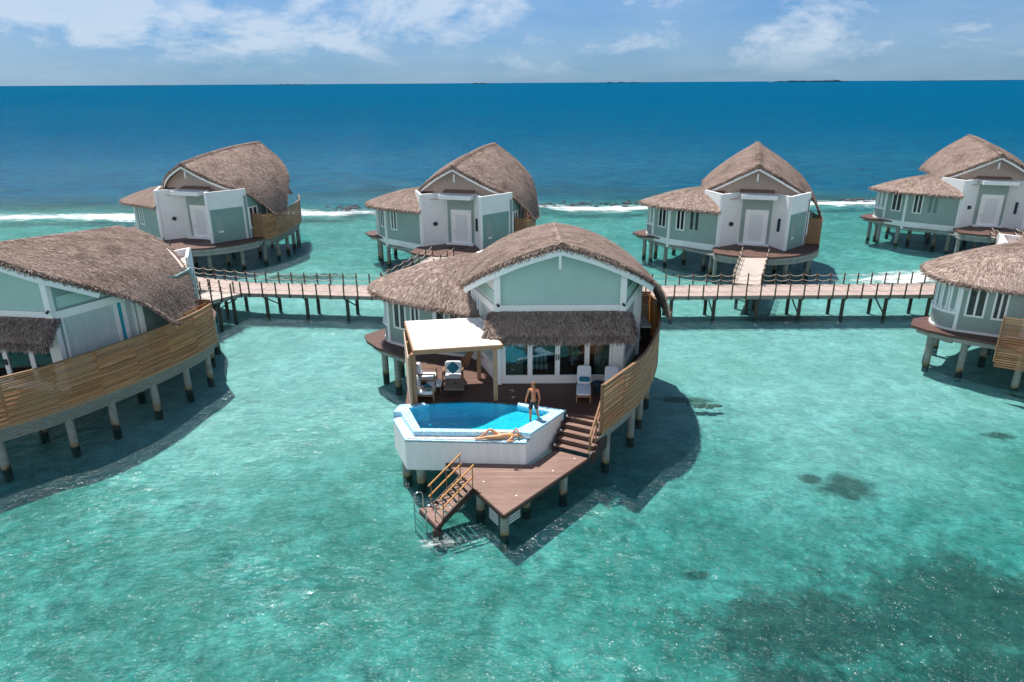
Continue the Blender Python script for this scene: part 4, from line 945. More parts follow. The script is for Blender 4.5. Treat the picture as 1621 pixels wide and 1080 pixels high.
# prototypes, placed and copied
VG = 'thatched overwater villas'
O1 = (2.1, 29.2)
vf = make_villa('front'); fe = make_fence(); pg = make_pergola(); pool = make_pool()
FRONT = [((2.1, 29.2), 0, 'nearest thatched villa in the centre, with glass doors opening on the deck and plunge pool'),
         ((-22.4, 29.0), R(-8), 'large thatched villa cut off by the left edge, behind a long slatted fence'),
         ((32.9, 31.3), R(5), 'thatched villa cut off by the right edge, round window bay on tall pale piles')]
for i, (o, a, lab) in enumerate(FRONT):
    v = vf if i == 0 else copy_tree(vf); v.location = (*o, 0); v.rotation_euler.z = a; tag(v, lab, 'villa', VG)
    if i == 1: [c for c in v.children if c.name.startswith('main_roof')][0].rotation_euler.z = R(4)
    if i == 2: continue
    f = fe if i == 0 else copy_tree(fe); f.location = (*o, 0); f.rotation_euler.z = a
    tag(f, ['curved slatted timber fence along the right side of the central villa', 'long curved slatted fence running along the villa at the left edge', 'slatted fence of the villa at the right edge'][i], 'fence', 'curved slatted privacy fences')
    if i: continue
    p = pg if i == 0 else copy_tree(pg); p.location = (*o, 0); p.rotation_euler.z = a
    tag(p, ['white roofed timber pergola beside the pool with armchairs under it', 'white roofed pergola of the villa at the left edge', 'white roofed pergola with a slatted side screen at the right edge'][i], 'pergola', 'white roofed pergolas')
rs = empty('timber_screen', (24.6, 33.15, 0)); tag(rs, 'brown slatted timber screen beside the bay of the villa at the right edge', 'screen')
rnq = random.Random(8)
for q_ in range(3):
    s = MB()
    for k in range(-3, 19):
        a = (q_*.95, -.55*q_-.05*q_*q_, 1.65+k*.122); b_ = ((q_+1)*.95, -.55*(q_+1)-.05*(q_+1)**2, 1.65+k*.122); s.beam(a, b_, .03, .075)
    s.build('slat_panel', M['fence'], rs)
for q_ in range(4):
    s = MB(); s.beam((q_*.95, -.55*q_-.05*q_*q_+.05, 1.5), (q_*.95, -.55*q_-.05*q_*q_+.05, 3.92), .07, .07); s.build('screen_post', M['timber'], rs)
pool.location = (*O1, 0); tag(pool, 'blue tiled plunge pool with white outer walls jutting out below the central villa', 'pool')
MIRROR[0] = True
vb = make_villa('back'); fb = make_fence()
A17 = R(-17)
BACK = [((-25.0, 70.4), A17, 'leftmost back row villa, its brown bamboo fence facing us on the right side'),
        ((-1.8, 67.2), A17, 'second back row villa from the left, pale spur jetty leading to its white door'),
        ((22.57, 66.33), A17, 'third back row villa, seen head on at the end of the wide plank jetty'),
        ((46.6, 73.6), A17, 'back row villa at the upper right edge, partly cut off by the frame')]
BF = ['woven brown fence round the terrace of the leftmost back row villa', 'short brown slatted fence of the second back row villa', 'narrow brown slatted fence right of the head on back row villa', 'brown fence of the back row villa cut by the right edge']
for i, (o, a, lab) in enumerate(BACK):
    v = vb if i == 0 else copy_tree(vb); v.location = (*o, 0); v.rotation_euler.z = a; tag(v, lab, 'villa', VG)
    if i == 3: continue
    f = fb if i == 0 else copy_tree(fb); f.location = (*o, 0); f.rotation_euler.z = a; tag(f, BF[i], 'fence', 'curved slatted privacy fences')
MIRROR[0] = False

# ---- lower deck, stairs, water stairs, ladder of the central villa (world = local + O1)
def at_(o): o.location = (*O1, 0); return o
ld = empty('lower_deck'); at_(ld); tag(ld, 'pointed sun bleached timber deck below the plunge pool, nearest to the camera', 'deck')
LZ = 1.15
poly = [(-2.41, -8.77), (.86, -4.94), (-.36, -4.25), (-1.35, -5.44), (-4.7, -5.2), (-4.07, -6.2), (-3.52, -7.09)]
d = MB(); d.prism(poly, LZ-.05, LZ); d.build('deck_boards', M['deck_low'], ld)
fa = MB()
for a, b in zip(poly, poly[1:]+poly[:1]): fa.beam((a[0], a[1], LZ-.10), (b[0], b[1], LZ-.10), .07, .15)
fa.build('fascia', M['darktimber'], ld)
for x, y in ((-2.4, -8.45), (-3.3, -6.9), (-.15, -5.7), (-1.6, -6.5)):
    p = MB(); p.cyl((x, y, -1.7), (x, y, LZ-.12), .16, n=14); p.build('pile', M['pile'], ld, smooth=False)
for (x, y, a) in ((-2.78, -8.2, R(58)), (-2.05, -8.15, R(-49))):
    s = MB(); c, q = math.cos(a), math.sin(a)
    for k in range(4): s.obox((x, y, LZ-.26-k*.12), (c, -q, 0) if False else (math.cos(a), -math.sin(a), 0), (math.sin(a), math.cos(a), 0), (0, 0, 1), .30, .015, .04)
    s.build('slatted_grille', M['grille'], ld)
for x, y in ((-3.3, -6.95), (-2.1, -7.9), (-.7, -6.2), (.2, -5.3), (-3.6, -5.6)):
    s = MB(); s.cyl((x+.12, y+.3, LZ), (x+.12, y+.3, LZ+.012), .032, n=10); s.build('deck_light', M['white'], ld)
# upper stairs, between the main deck and the lower deck
st = empty('deck_stairs'); at_(st); tag(st, 'five wide brown steps joining the main deck to the lower deck beside the pool', 'stairs')
P0 = Vector((-.41, -4.27, 0)); P1 = Vector((.95, -4.98, 0)); dirv = Vector((.466, .885, 0)); wv = (P1-P0).normalized(); wl_ = (P1-P0).length
for k in range(5):
    z = LZ + (F-LZ)*(k+.92)/5.6
    c = P0 + (P1-P0)*.5 + dirv*(.14+.30*k)
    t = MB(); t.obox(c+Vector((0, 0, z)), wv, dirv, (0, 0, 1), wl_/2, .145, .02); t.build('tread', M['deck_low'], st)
    r_ = MB(); r_.obox(c+dirv*.135+Vector((0, 0, z-.02+.07)), wv, dirv, (0, 0, 1), wl_/2, .012, .09); r_.build('riser', M['darktimber'], st)
for s in (-1, 1):
    b = MB()
    for k in range(5):
        c = P0 + (P1-P0)*(.5+s*.545) + dirv*(.14+.30*k); z = LZ + (F-LZ)*(k+.92)/5.6
        b.obox(c+Vector((0, 0, (z+.06+LZ-.2)/2)), wv, dirv, (0, 0, 1), .055, .15, (z+.06-LZ+.2)/2)
    b.build('stringer', M['darktimber'], st)
    for k in (0, 2, 4):
        c = P0 + (P1-P0)*(.5+s*.50) + dirv*(.0+.30*k); z = LZ + (F-LZ)*(k+.92)/5.6
        l_ = MB(); l_.cyl(c+Vector((0, 0, z+.07)), c+Vector((0, 0, z+.07))-dirv*.03, .045, n=10); l_.build('step_light', M['white'], st)
hr = empty('stair_handrail'); at_(hr); tag(hr, 'pale timber handrail on the fence side of the deck steps', 'handrail')
q0 = P0+(P1-P0)*.97+Vector((.0, .03, 0)); q1 = Vector((1.38, -4.2, 0))
b = MB(); b.beam(q0+Vector((0, 0, LZ+.02)), q0+Vector((0, 0, LZ+.95)), .07, .07); b.build('newel_post', M['timber'], hr)
b = MB(); qm = q0+(q1-q0)*.6; b.beam(qm+Vector((0, 0, LZ+.45)), qm+Vector((0, 0, LZ+1.5)), .06, .06); b.build('newel_post', M['timber'], hr)
for h in (.95, .5):
    b = MB(); b.beam(q0+Vector((0, 0, LZ+h)), q1+Vector((0, 0, F+.12+h)), .07, .05); b.build('rail', M['pergpost'], hr)
# water stairs
ws = empty('water_stairs'); at_(ws); tag(ws, 'steep brown steps with orange handrails going down into the lagoon', 'stairs')
J1 = Vector((-4.05, -6.22, LZ)); J2 = Vector((-3.54, -7.06, LZ)); run = Vector((-1.05, -.92, -.72)); W_ = (J2-J1)
for s, J in ((0, J1), (1, J2)):
    b = MB(); b.beam(J+Vector((0, 0, -.08)), J+run+Vector((0, 0, -.08)), .06, .24); b.build('stringer', M['darktimber'], ws)
for k in range(6):
    t = (k+.6)/6; c = J1+W_*.5+run*t; wd = W_.normalized(); fd = Vector((run.x, run.y, 0)).normalized(); fd = (fd-wd*fd.dot(wd)).normalized()
    b = MB(); b.obox(c, wd, fd, (0, 0, 1), W_.length/2-.03, .10, .02); b.build('tread', M['deck_low'], ws)
pe = J1+run; pf = J2+run; fd2 = Vector((run.x, run.y, 0)).normalized()
pl = [(pe.x, pe.y), (pf.x, pf.y), (pf.x-.18, pf.y-.38), (pe.x-.42, pe.y-.10)]
b = MB(); b.prism(pl, .36, .41); b.build('landing', M['deck_low'], ws)
b = MB()
for a, c in zip(pl, pl[1:]+pl[:1]): b.beam((a[0], a[1], .28), (c[0], c[1], .28), .06, .15)
b.box(pl[2][0]-.16, pl[2][0]+.12, pl[2][1]+.02, pl[2][1]+.30, -.9, .21); b.build('landing_frame', M['darktimber'], ws)
for J in (J1, J2):
    hrp = []
    for t in (0.02, .48, .98):
        p = J+run*t; b = MB(); b.beam(p, p+Vector((0, 0, .92)), .035, .035); b.build('rail_post', M['timber'], ws)
    for h in (.92, .48):
        b = MB(); b.beam(J-run*.03+Vector((0, 0, h)), J+run*1.06+Vector((0, 0, h)), .045, .045); b.build('handrail', M['orange'], ws)
# ladder
la = empty('pool_ladder'); at_(la); tag(la, 'bent stainless steel ladder going into the water at the foot of the brown steps', 'ladder')
for k, p in enumerate((Vector(((pl[3][0]+.06), pl[3][1]-.02, 0)), Vector((pl[2][0]-.04, pl[2][1]+.04, 0)))):
    pass
ea = Vector((pl[3][0], pl[3][1], 0)); eb = Vector((pl[2][0]-.02, pl[2][1], 0)); eo = Vector((-(eb-ea).normalized().y*-1, -(eb-ea).normalized().x, 0)); 
if eo.x > 0: eo = -eo
ea2 = ea+(eb-ea)*.06; eb2 = ea+(eb-ea)*.78
for p in (ea2, eb2):
    pts = [p-eo*.12+Vector((0, 0, .41))]
    for k in range(9):
        a = math.pi*k/8; pts.append(p+eo*(.06-.18*math.cos(a))+Vector((0, 0, .98+.17*math.sin(a))))
    pts.append(p+eo*.24+Vector((0, 0, -.9)))
    b = MB(); b.tube(pts, .022, 8); b.sm = True; b.build('side_rail', M['steel'], la)
for z in (.5, .2, -.1, -.4):
    b = MB(); b.cyl(ea2+eo*.24+Vector((0, 0, z)), eb2+eo*.24+Vector((0, 0, z)), .018, n=8); b.build('rung', M['steel'], la)

# ------------------------------------------------------------------ furniture of the central villa (local coordinates, origin O1)
def place(o, x, y, z, rz=0): o.location = (O1[0]+x, O1[1]+y, z); o.rotation_euler = (0, 0, rz); return o
def armchair(back=True, arms=2):
    r = empty('armchair')
    f = MB()
    for sx in (-.42, .42):
        for sy in (-.38, .38): f.box(sx-.03, sx+.03, sy-.03, sy+.03, 0, .58 if sy < 0 else .62)
        f.box(sx-.035, sx+.035, -.40, .42, .58, .62)
    f.box(-.42, .42, -.38, -.34, .20, .27); f.box(-.42, .42, .34, .38, .20, .27); f.box(-.42, .42, -.36, .36, .22, .25); f.build('frame', M['timber'], r)
    c = MB(); c.cushion(-.38, .38, -.40, .36, .25, .43); c.build('seat_cushion', M['cushion'], r)
    c = MB(); c.cushion(-.38, .38, -.09, .09, -.26, .28); o = c.build('back_cushion', M['cushion'], r, xf=Matrix.Translation((0, .36, .66)) @ Matrix.Rotation(R(-14), 4, 'X'))
    return r
ac = armchair()
ac2 = copy_tree(ac); ac3 = copy_tree(ac)
AG = 'armchairs under the pergola'
tag(place(ac, -4.78, .05, F), 'white cushioned wooden armchair facing us behind the low table, teal pillow on it', 'armchair', AG)
tag(place(ac2, -5.95, .05, F, R(90)), 'white cushioned armchair turned sideways in the far left corner under the pergola', 'armchair', AG)
tag(place(ac3, -5.85, -1.45, F, R(90)), 'sideways armchair nearest the pool behind the front left pergola post', 'armchair', AG)
pb = MB(); pb.cushion(-.22, .22, -.06, .06, -.22, .22); tp = pb.build('pillow', M['tealcloth'], xf=Matrix.Rotation(R(45), 4, 'Y')); place(tp, -4.78, .14, F+.72); tp.rotation_euler = (R(-16), 0, 0)
tag(tp, 'teal square pillow stood on its corner in the armchair behind the table', 'pillow')
pb = MB(); pb.cushion(-.19, .19, -.06, .06, -.17, .17); tp = pb.build('pillow', M['tealcloth']); place(tp, -5.95+.22, -1.45-.12, F+.52, R(70)); tp.rotation_euler = (R(-60), 0, R(80))
tag(tp, 'teal pillow lying on the armchair nearest the pool', 'pillow')
tb = empty('coffee_table'); place(tb, -4.62, -1.05, F); tag(tb, 'low brown square table in front of the facing armchair under the pergola', 'table')
b = MB(); b.box(-.43, .43, -.58, .58, .40, .45); b.build('tabletop', M['tabletop'] if 'tabletop' in M else M['deck_low'], tb)
b = MB(); b.box(-.20, .20, -.22, .22, 0, .40); b.build('pedestal', M['black'], tb)
b = MB(); b.cyl((0, 0, .45), (0, 0, .53), .05, .035, 12); o = b.build('candle_holder', M['darktimber']); place(o, -4.60, -1.02, F); tag(o, 'small dark candle holder on the brown low table', 'candle holder')
ot = empty('ottoman'); place(ot, -5.55, -.72, F); tag(ot, 'grey white square footstool between the two sideways armchairs', 'footstool')
c = MB(); c.cushion(-.34, .34, -.32, .32, .26, .42); c.build('cushion', M['cushion'], ot)
c = MB()
for sx in (-.3, .3):
    for sy in (-.28, .28): c.box(sx-.025, sx+.025, sy-.025, sy+.025, 0, .26)
c.box(-.32, .32, -.30, .30, .22, .262); c.build('frame', M['timber'], ot)
# hammock stand: curved flared timber strips
hm = empty('hammock_stand'); place(hm, -3.95, 2.05, F); tag(hm, 'curved reddish wooden hammock stand flaring out on the deck behind the pergola post', 'hammock stand')
for k, (dx, dy) in enumerate(((-.75, .0), (-.55, -.12), (-.35, -.22))):
    b = MB(); pts = []
    for j in range(11):
        t = j/10; pts.append((dx*(1-t)**2.2 + .12*k*0 + .30*t, dy*(1-t), 1.55*t**.72+.02))
    for a, c in zip(pts, pts[1:]): b.beam(a, c, .10, .035, (0, 1, 0))
    b.build('curved_leg', M['timber'], hm)
b = MB(); pts = [(.30, 0, 1.5), (.34, 0, .8), (.62, -.25, .2), (.95, -.5, .02)]
for a, c in zip(pts, pts[1:]): b.beam(a, c, .09, .035, (0, 1, 0))
b.build('curved_leg', M['timber'], hm)
# sun loungers
def lounger():
    r = empty('sun_lounger'); f = MB()
    for sx in (-.30, .30):
        f.box(sx-.03, sx+.03, -.98, .55, .26, .33)
    f.box(-.27, .27, -.98, -.92, .262, .328); f.box(-.27, .27, .49, .55, .262, .328); f.build('frame', M['loungewood'], r)
    for sx in (-.29, .29):
        for sy in (-.94, .40): l = MB(); l.box(sx-.03, sx+.03, sy-.03, sy+.03, 0, .26); l.build('leg', M['loungewood'], r)
    c = MB(); c.cushion(-.31, .31, -1.0, .18, .33, .43); c.build('seat_cushion', M['cushion'], r)
    c = MB(); c.cushion(-.31, .31, 0, .86, -.05, .05); c.build('back_cushion', M['cushion'], r, xf=Matrix.Translation((0, .14, .39)) @ Matrix.Rotation(R(52), 4, 'X'))
    b = MB(); b.beam((-.25, .14, .33), (-.25, .62, .92), .03, .04); b.beam((.25, .14, .33), (.25, .62, .92), .03, .04); b.beam((0, .55, .33), (0, .50, .80), .3, .03); b.build('backrest_frame', M['loungewood'], r)
    return r
M['loungewood'] = mat('teak_timber', (.36, .20, .10), .55, (.27, .14, .07), 2)
l1 = lounger(); l2 = copy_tree(l1)
tag(place(l1, 1.02, -1.18, F, R(-6)), 'white cushioned sun lounger with a teal pillow, left of the round dark side table', 'sun lounger', 'sun loungers by the glass doors')
tag(place(l2, 2.22, -1.30, F, R(-6)), 'white sun lounger half hidden behind the slatted fence', 'sun lounger', 'sun loungers by the glass doors')
pb = MB(); pb.cushion(-.24, .24, -.05, .05, -.11, .11); tp = pb.build('pillow', M['tealcloth']); place(tp, 1.06, -.98, F+.60); tp.rotation_euler = (R(-38), 0, R(-6))
tag(tp, 'small teal bolster pillow on the left white sun lounger', 'pillow')
b = MB(); b.cyl((0, 0, 0), (0, 0, .44), .17, .25, 20); b.cyl((0, 0, .44), (0, 0, .47), .27, .27, 20); o = b.build('side_table', M['navy']); place(o, 1.66, -1.05, F); tag(o, 'round dark navy side table between the two white sun loungers', 'side table')
# outdoor counters along the right wall
for k, (x, y) in enumerate(((4.78, 6.2), (4.85, 5.35))):
    r = empty('outdoor_counter'); place(r, x, y, F); tag(r, ['white topped dark cabinet at the far end of the side deck by the brown screen', 'white topped dark cabinet on the side deck, the nearer of the pair'][k], 'cabinet', 'white topped cabinets on the side deck')
    b = MB(); b.box(-.22, .22, -.26, .26, 0, .86); b.build('cabinet', M['black'], r); b = MB(); b.box(-.26, .26, -.30, .30, .86, .98); b.build('counter_top', M['white'], r)
    b = MB(); b.tube([(0, .2, .98), (0, .2, 1.2), (0, .05, 1.24)], .015, 6); b.build('tap', M['steel'], r)
# deck shower or tap near the pool
b = MB(); b.cyl((0, 0, 0), (0, 0, .02), .1, n=12); b.tube([(0, 0, 0), (0, 0, .3), (-.05, 0, .36), (-.14, 0, .34)], .016, 6); o = b.build('pool_spout', M['steel']); place(o, -2.05, -1.55, F); tag(o, 'small pale metal spout standing on the dark deck behind the pool', 'spout')
# room behind the glass: furniture
b = MB(); b.box(-2.62, 2.62, .18, 6.0, F+.002, F+.03); o = b.build('interior_floor', M['inwood'], vf)
b = MB(); b.box(-3.9, 4.2, 6.0, 6.1, F, 6.2); o = b.build('interior_wall', M['inwall'], vf)
b = MB(); b.prism([(-2.6, .2), (2.6, .2), (3.9, 3.6), (3.9, 6.0), (-3.7, 6.0), (-3.7, 3.3)], 5.30, 5.36); b.build('ceiling', M['inwall'], vf)
for (x0, x1, m_) in ((-2.42, -1.62, 'curtain'), (1.62, 2.30, 'curtain')):
    b = MB(); n = 40
    for k in range(n):
        xa = x0+(x1-x0)*k/n; xb = x0+(x1-x0)*(k+1)/n; ya = .22+.045*math.sin(k*1.35); yb = .22+.045*math.sin((k+1)*1.35)
        b.add([(xa, ya, F+.05), (xb, yb, F+.05), (xb, yb, 4.6), (xa, ya, 4.6)], [(0, 1, 2, 3)])
    c = b.build('curtain', M[m_], vf); q = c.modifiers.new('thickness', 'SOLIDIFY'); q.thickness = .01
bn = empty('bench'); place(bn, -.98, 1.15, F); tag(bn, 'upholstered bench with blue and white patterned throw behind the glass doors', 'bench')
b = MB(); b.cushion(-.58, .58, -.3, .3, .28, .55); b.build('seat', M['stripes'], bn)
b = MB(); b.cushion(-.52, .52, .12, .32, .5, .85); b.build('backrest', M['stripes'], bn)
for sx in (-.5, .5):
    for sy in (-.22, .22): b = MB(); b.box(sx-.03, sx+.03, sy-.03, sy+.03, 0, .3); b.build('leg', M['timber'], bn)
ch = empty('chair'); place(ch, .95, 1.3, F, R(30)); tag(ch, 'dark dining chair inside behind the right glass door', 'chair')
b = MB(); b.box(-.22, .22, -.22, .22, .43, .47); b.build('seat', M['timber'], ch); b = MB(); b.box(-.22, .22, .19, .22, .5, .95); b.build('backrest', M['curtain'], ch)
for sx in (-.2, .2):
    for sy in (-.2, .2): b = MB(); b.box(sx-.02, sx+.02, sy-.02, sy+.02, 0, .43); b.build('leg', M['timber'], ch)

# ------------------------------------------------------------------ boardwalks
def boardwalk(name, line, width, z0, z1, label, matn='board', rails=(True, True), spacing=.95, piles=True, ropes=True):
    r = empty(name, (line[0][0], line[0][1], 0)); o0 = Vector((line[0][0], line[0][1], 0)); tag(r, label, 'boardwalk', 'timber boardwalks on piles')
    ls = [0]
    for a, b in zip(line, line[1:]): ls.append(ls[-1]+math.dist(a, b))
    tot = ls[-1]
    def pt(s):
        s = max(0, min(tot, s)); x, y = poly_at(line, s/tot); x2, y2 = poly_at(line, min(1, s/tot+.01)); x1, y1 = poly_at(line, max(0, s/tot-.01))
        d = Vector((x2-x1, y2-y1, 0)).normalized(); return Vector((x, y, z0+(z1-z0)*s/tot))-o0, d, Vector((-d.y, d.x, 0))
    n = max(2, int(tot/1.5)); mb = MB(); st_ = MB(); h = width/2
    P = [pt(tot*k/n) for k in range(n+1)]
    for (p, d, q), (p2, d2, q2) in zip(P, P[1:]):
        vs = [p+q*h, p-q*h, p2-q2*h, p2+q2*h]; vs += [v-Vector((0, 0, .06)) for v in vs]
        mb.add(vs, [(0, 1, 2, 3), (4, 7, 6, 5), (0, 4, 5, 1), (1, 5, 6, 2), (2, 6, 7, 3), (3, 7, 4, 0)])
        for s in (-1, 1):
            st_.beam(p+q*s*(h-.12)-Vector((0, 0, .17)), p2+q2*s*(h-.12)-Vector((0, 0, .17)), .12, .22)
    mb.build('deck_boards', M[matn], r); st_.build('side_beam', M['skirt'] if matn == 'board_y' else M['greyslat'], r)
    for side, on in ((1, rails[0]), (-1, rails[1])):
        if not on: continue
        k = int(tot/spacing); tops = []; rp = MB()
        for i in range(k+1):
            p, d, q = pt(tot*i/k); b = MB(); c = p+q*side*(h+.02)
            b.beam(c-Vector((0, 0, .28)), c+Vector((0, 0, .82)), .075, .075, d); b.build('rail_post', M['post'], r); tops.append(c)
        if ropes:
            for hz in (.74, .38):
                for a, c in zip(tops, tops[1:]):
                    pts = [a+(c-a)*t+Vector((0, 0, hz-.55*t*(1-t))) for t in (0, .2, .4, .6, .8, 1)]; rp.tube(pts, .020, 5)
            rp.build('rope', M['rope'], r)
    if piles:
        k = max(2, int(tot/2.9))
        for i in range(k+1):
            p, d, q = pt(tot*(i+.3)/(k+.6))
            for s in (-1, 1):
                b = MB(); c = p+q*s*(h-.35); b.cyl((c.x, c.y, -1.7), (c.x, c.y, p.z-.28), .12, n=10); b.build('pile', M['pilewood'], r)
            b = MB(); b.beam(p+q*(h-.1)-Vector((0, 0, .33)), p-q*(h-.1)-Vector((0, 0, .33)), .14, .12); b.build('cross_beam', M['pilewood'], r)
            if i % 2 == 0:
                b = MB(); b.beam(p+q*(h-.4)-Vector((0, 0, .45)), p-q*(h-.4)-Vector((0, 0, 1.45)), .07, .07); b.build('brace', M['pilewood'], r)
    return r
boardwalk('boardwalk', [(1.2, 46.1), (15, 46.18), (27, 46.15), (40, 46.6), (52, 48)], 2.7, 1.6, 1.6, 'straight boardwalk running right from behind the central villa towards the right edge')
boardwalk('boardwalk', [(1.2, 46.1), (-8.9, 46.5), (-18.8, 47.55), (-24, 49.4), (-34, 53.6), (-44, 58.5)], 2.7, 1.6, 1.6, 'rope railed boardwalk left of the central villa, bending away behind the left villa')
boardwalk('spur_boardwalk', [(-19.6, 46.3), (-20.7, 42.6)], 2.4, 1.62, 2.1, 'short pale spur from the boardwalk to the left edge villa', 'board_y')
boardwalk('spur_boardwalk', [(2.4, 44.75), (2.3, 42.7)], 2.2, 1.62, 2.1, 'short spur to the entrance of the central villa', 'board_y')
def spur(o, x, y, label, yj=47.55, w_=1.9):
    c, s = math.cos(A17), math.sin(A17); lx, ly = .3, -13.35
    ex, ey = o[0]+lx*c-ly*s, o[1]+lx*s+ly*c
    boardwalk('spur_boardwalk', [(x, y), (ex, ey)], w_, 1.62, 2.14, label, 'board_y')
spur(BACK[1][0], -8.4, 47.9, 'pale spur boardwalk slanting up to the second back row villa')
spur(BACK[2][0], 16.5, 47.6, 'straight plank spur boardwalk leading to the head on back row villa')
spur(BACK[0][0], -32.4, 54.6, 'spur boardwalk to the leftmost back row villa')
spur(BACK[3][0], 41.2, 48.1, 'spur boardwalk to the back row villa at the right edge')
# ------------------------------------------------------------------ people
def skin_body(name, V, E_, m_, parent, sub=2, xf=None):
    """V: name -> (x,y,z, rx, ry); grown with a Skin modifier, baked into one mesh"""
    keys = list(V); me = bpy.data.meshes.new(name); me.from_pydata([V[k][:3] for k in keys], [(keys.index(a), keys.index(b)) for a, b in E_], [])
    o = bpy.data.objects.new(name, me); C.objects.link(o); s = o.modifiers.new('skin', 'SKIN'); s.use_smooth_shade = True; s.branch_smoothing = .4
    for i, k in enumerate(keys):
        sv = me.skin_vertices[0].data[i]; sv.radius = (V[k][3], V[k][4]); sv.use_root = (i == 0)
    ss = o.modifiers.new('sub', 'SUBSURF'); ss.levels = sub; ss.render_levels = sub
    dg = bpy.context.evaluated_depsgraph_get(); nm = bpy.data.meshes.new_from_object(o.evaluated_get(dg)); bpy.data.objects.remove(o)
    nm.materials.clear(); nm.materials.append(m_)
    nm.polygons.foreach_set('use_smooth', [True]*len(nm.polygons))
    o = bpy.data.objects.new(name, nm); C.objects.link(o)
    if parent: o.parent = parent
    if xf is not None: nm.transform(xf)
    return o
def join_mesh(o, others):
    bm = bmesh.new(); bm.from_mesh(o.data)
    for q in others: bm.from_mesh(q.data); bpy.data.objects.remove(q)
    bm.to_mesh(o.data); bm.free(); o.data.polygons.foreach_set('use_smooth', [True]*len(o.data.polygons))
def hand_chains(w, f, side, palm_n, k='', curl=.5):
    """fingers from the wrist point w along direction f; side = thumb side direction"""
    w = Vector(w); f = Vector(f).normalized(); s = Vector(side); s = (s-f*s.dot(f)).normalized(); n = Vector(palm_n); n = (n-f*n.dot(f)-s*n.dot(s)).normalized()
    out = []
    for i, (off, ln) in enumerate(((.030, .072), (.010, .080), (-.011, .075), (-.030, .058))):
        b = w+f*.085+s*off; V = {'a': (*(b-f*.02), .010, .010), 'b': (*b, .0095, .0095), 'c': (*(b+f*ln*.5+n*ln*.12*curl), .0088, .0088), 'd': (*(b+f*ln*.85+n*ln*.5*curl), .0075, .0075)}
        out.append((V, [('a', 'b'), ('b', 'c'), ('c', 'd')]))
    b = w+f*.03+s*.03; out.append(({'a': (*(b-s*.01), .012, .012), 'b': (*(b+s*.015+f*.02), .011, .011), 'c': (*(b+s*.03+f*.055+n*.01), .0085, .0085)}, [('a', 'b'), ('b', 'c')]))
    return out
def face_bits(head_c, fwd, up, r, m_skin):
    """eyes, nose, mouth, ears as small meshes in the head frame"""
    c = Vector(head_c); f = Vector(fwd).normalized(); u = Vector(up); u = (u-f*u.dot(f)).normalized(); s = f.cross(u)
    nose = MB(); nose.sm = True
    nose.cyl(c+f*r*.95+u*.012, c+f*(r+.018)-u*.022, .007, .013, 8); 
    for q in (-1, 1): nose.cyl(c+s*q*r*.80-f*.005+u*.012, c+s*q*(r*.80+.014)-f*.012+u*.006, .026, .020, 8)
    dark = MB()
    for q in (-1, 1): dark.cyl(c+f*r*.90+s*q*.030+u*.016, c+f*(r*.90+.008)+s*q*.031+u*.016, .010, .008, 8)
    for q in (-1, 1): dark.obox(c+f*r*.93+s*q*.030+u*.034, s, u, f, .016, .003, .006)
    dark.obox(c+f*(r*.93)-u*.048, s, u, f, .020, .004, .008)
    return nose, dark
M['face'] = mat('eyes_and_lips', (.10, .035, .03), .4)
def hair(c, f, u, r, length, mm, parent, back=.0):
    c = Vector(c); f = Vector(f).normalized(); u = Vector(u); u = (u-f*u.dot(f)).normalized(); s = f.cross(u); mb = MB(); mb.sm = True
    nu_, nv_ = 18, 9
    for j in range(nv_+1):
        ph = math.pi*.5 - (math.pi*.62)*j/nv_
        for i in range(nu_):
            th = 2*math.pi*i/nu_; fr = math.cos(th); ph2 = ph
            lim = -.25 if fr < .3 else .50
            sp = max(math.sin(ph), lim); cp = math.sqrt(max(0, 1-sp*sp)); wob = 1+.05*noise.noise(Vector((i*.9, j*.8, 3)))
            p = c + f*(cp*fr*r*1.10*wob-.008) + s*(cp*math.sin(th)*r*.98*wob) + u*(sp*r*1.28*wob)
            if fr < .2 and j == nv_: p += -u*length - f*back
            mb.v.append(tuple(p))
    mb.f = [(j*nu_+i, j*nu_+(i+1) % nu_, (j+1)*nu_+(i+1) % nu_, (j+1)*nu_+i) for j in range(nv_) for i in range(nu_)]
    return mb.build('hair', mm, parent)
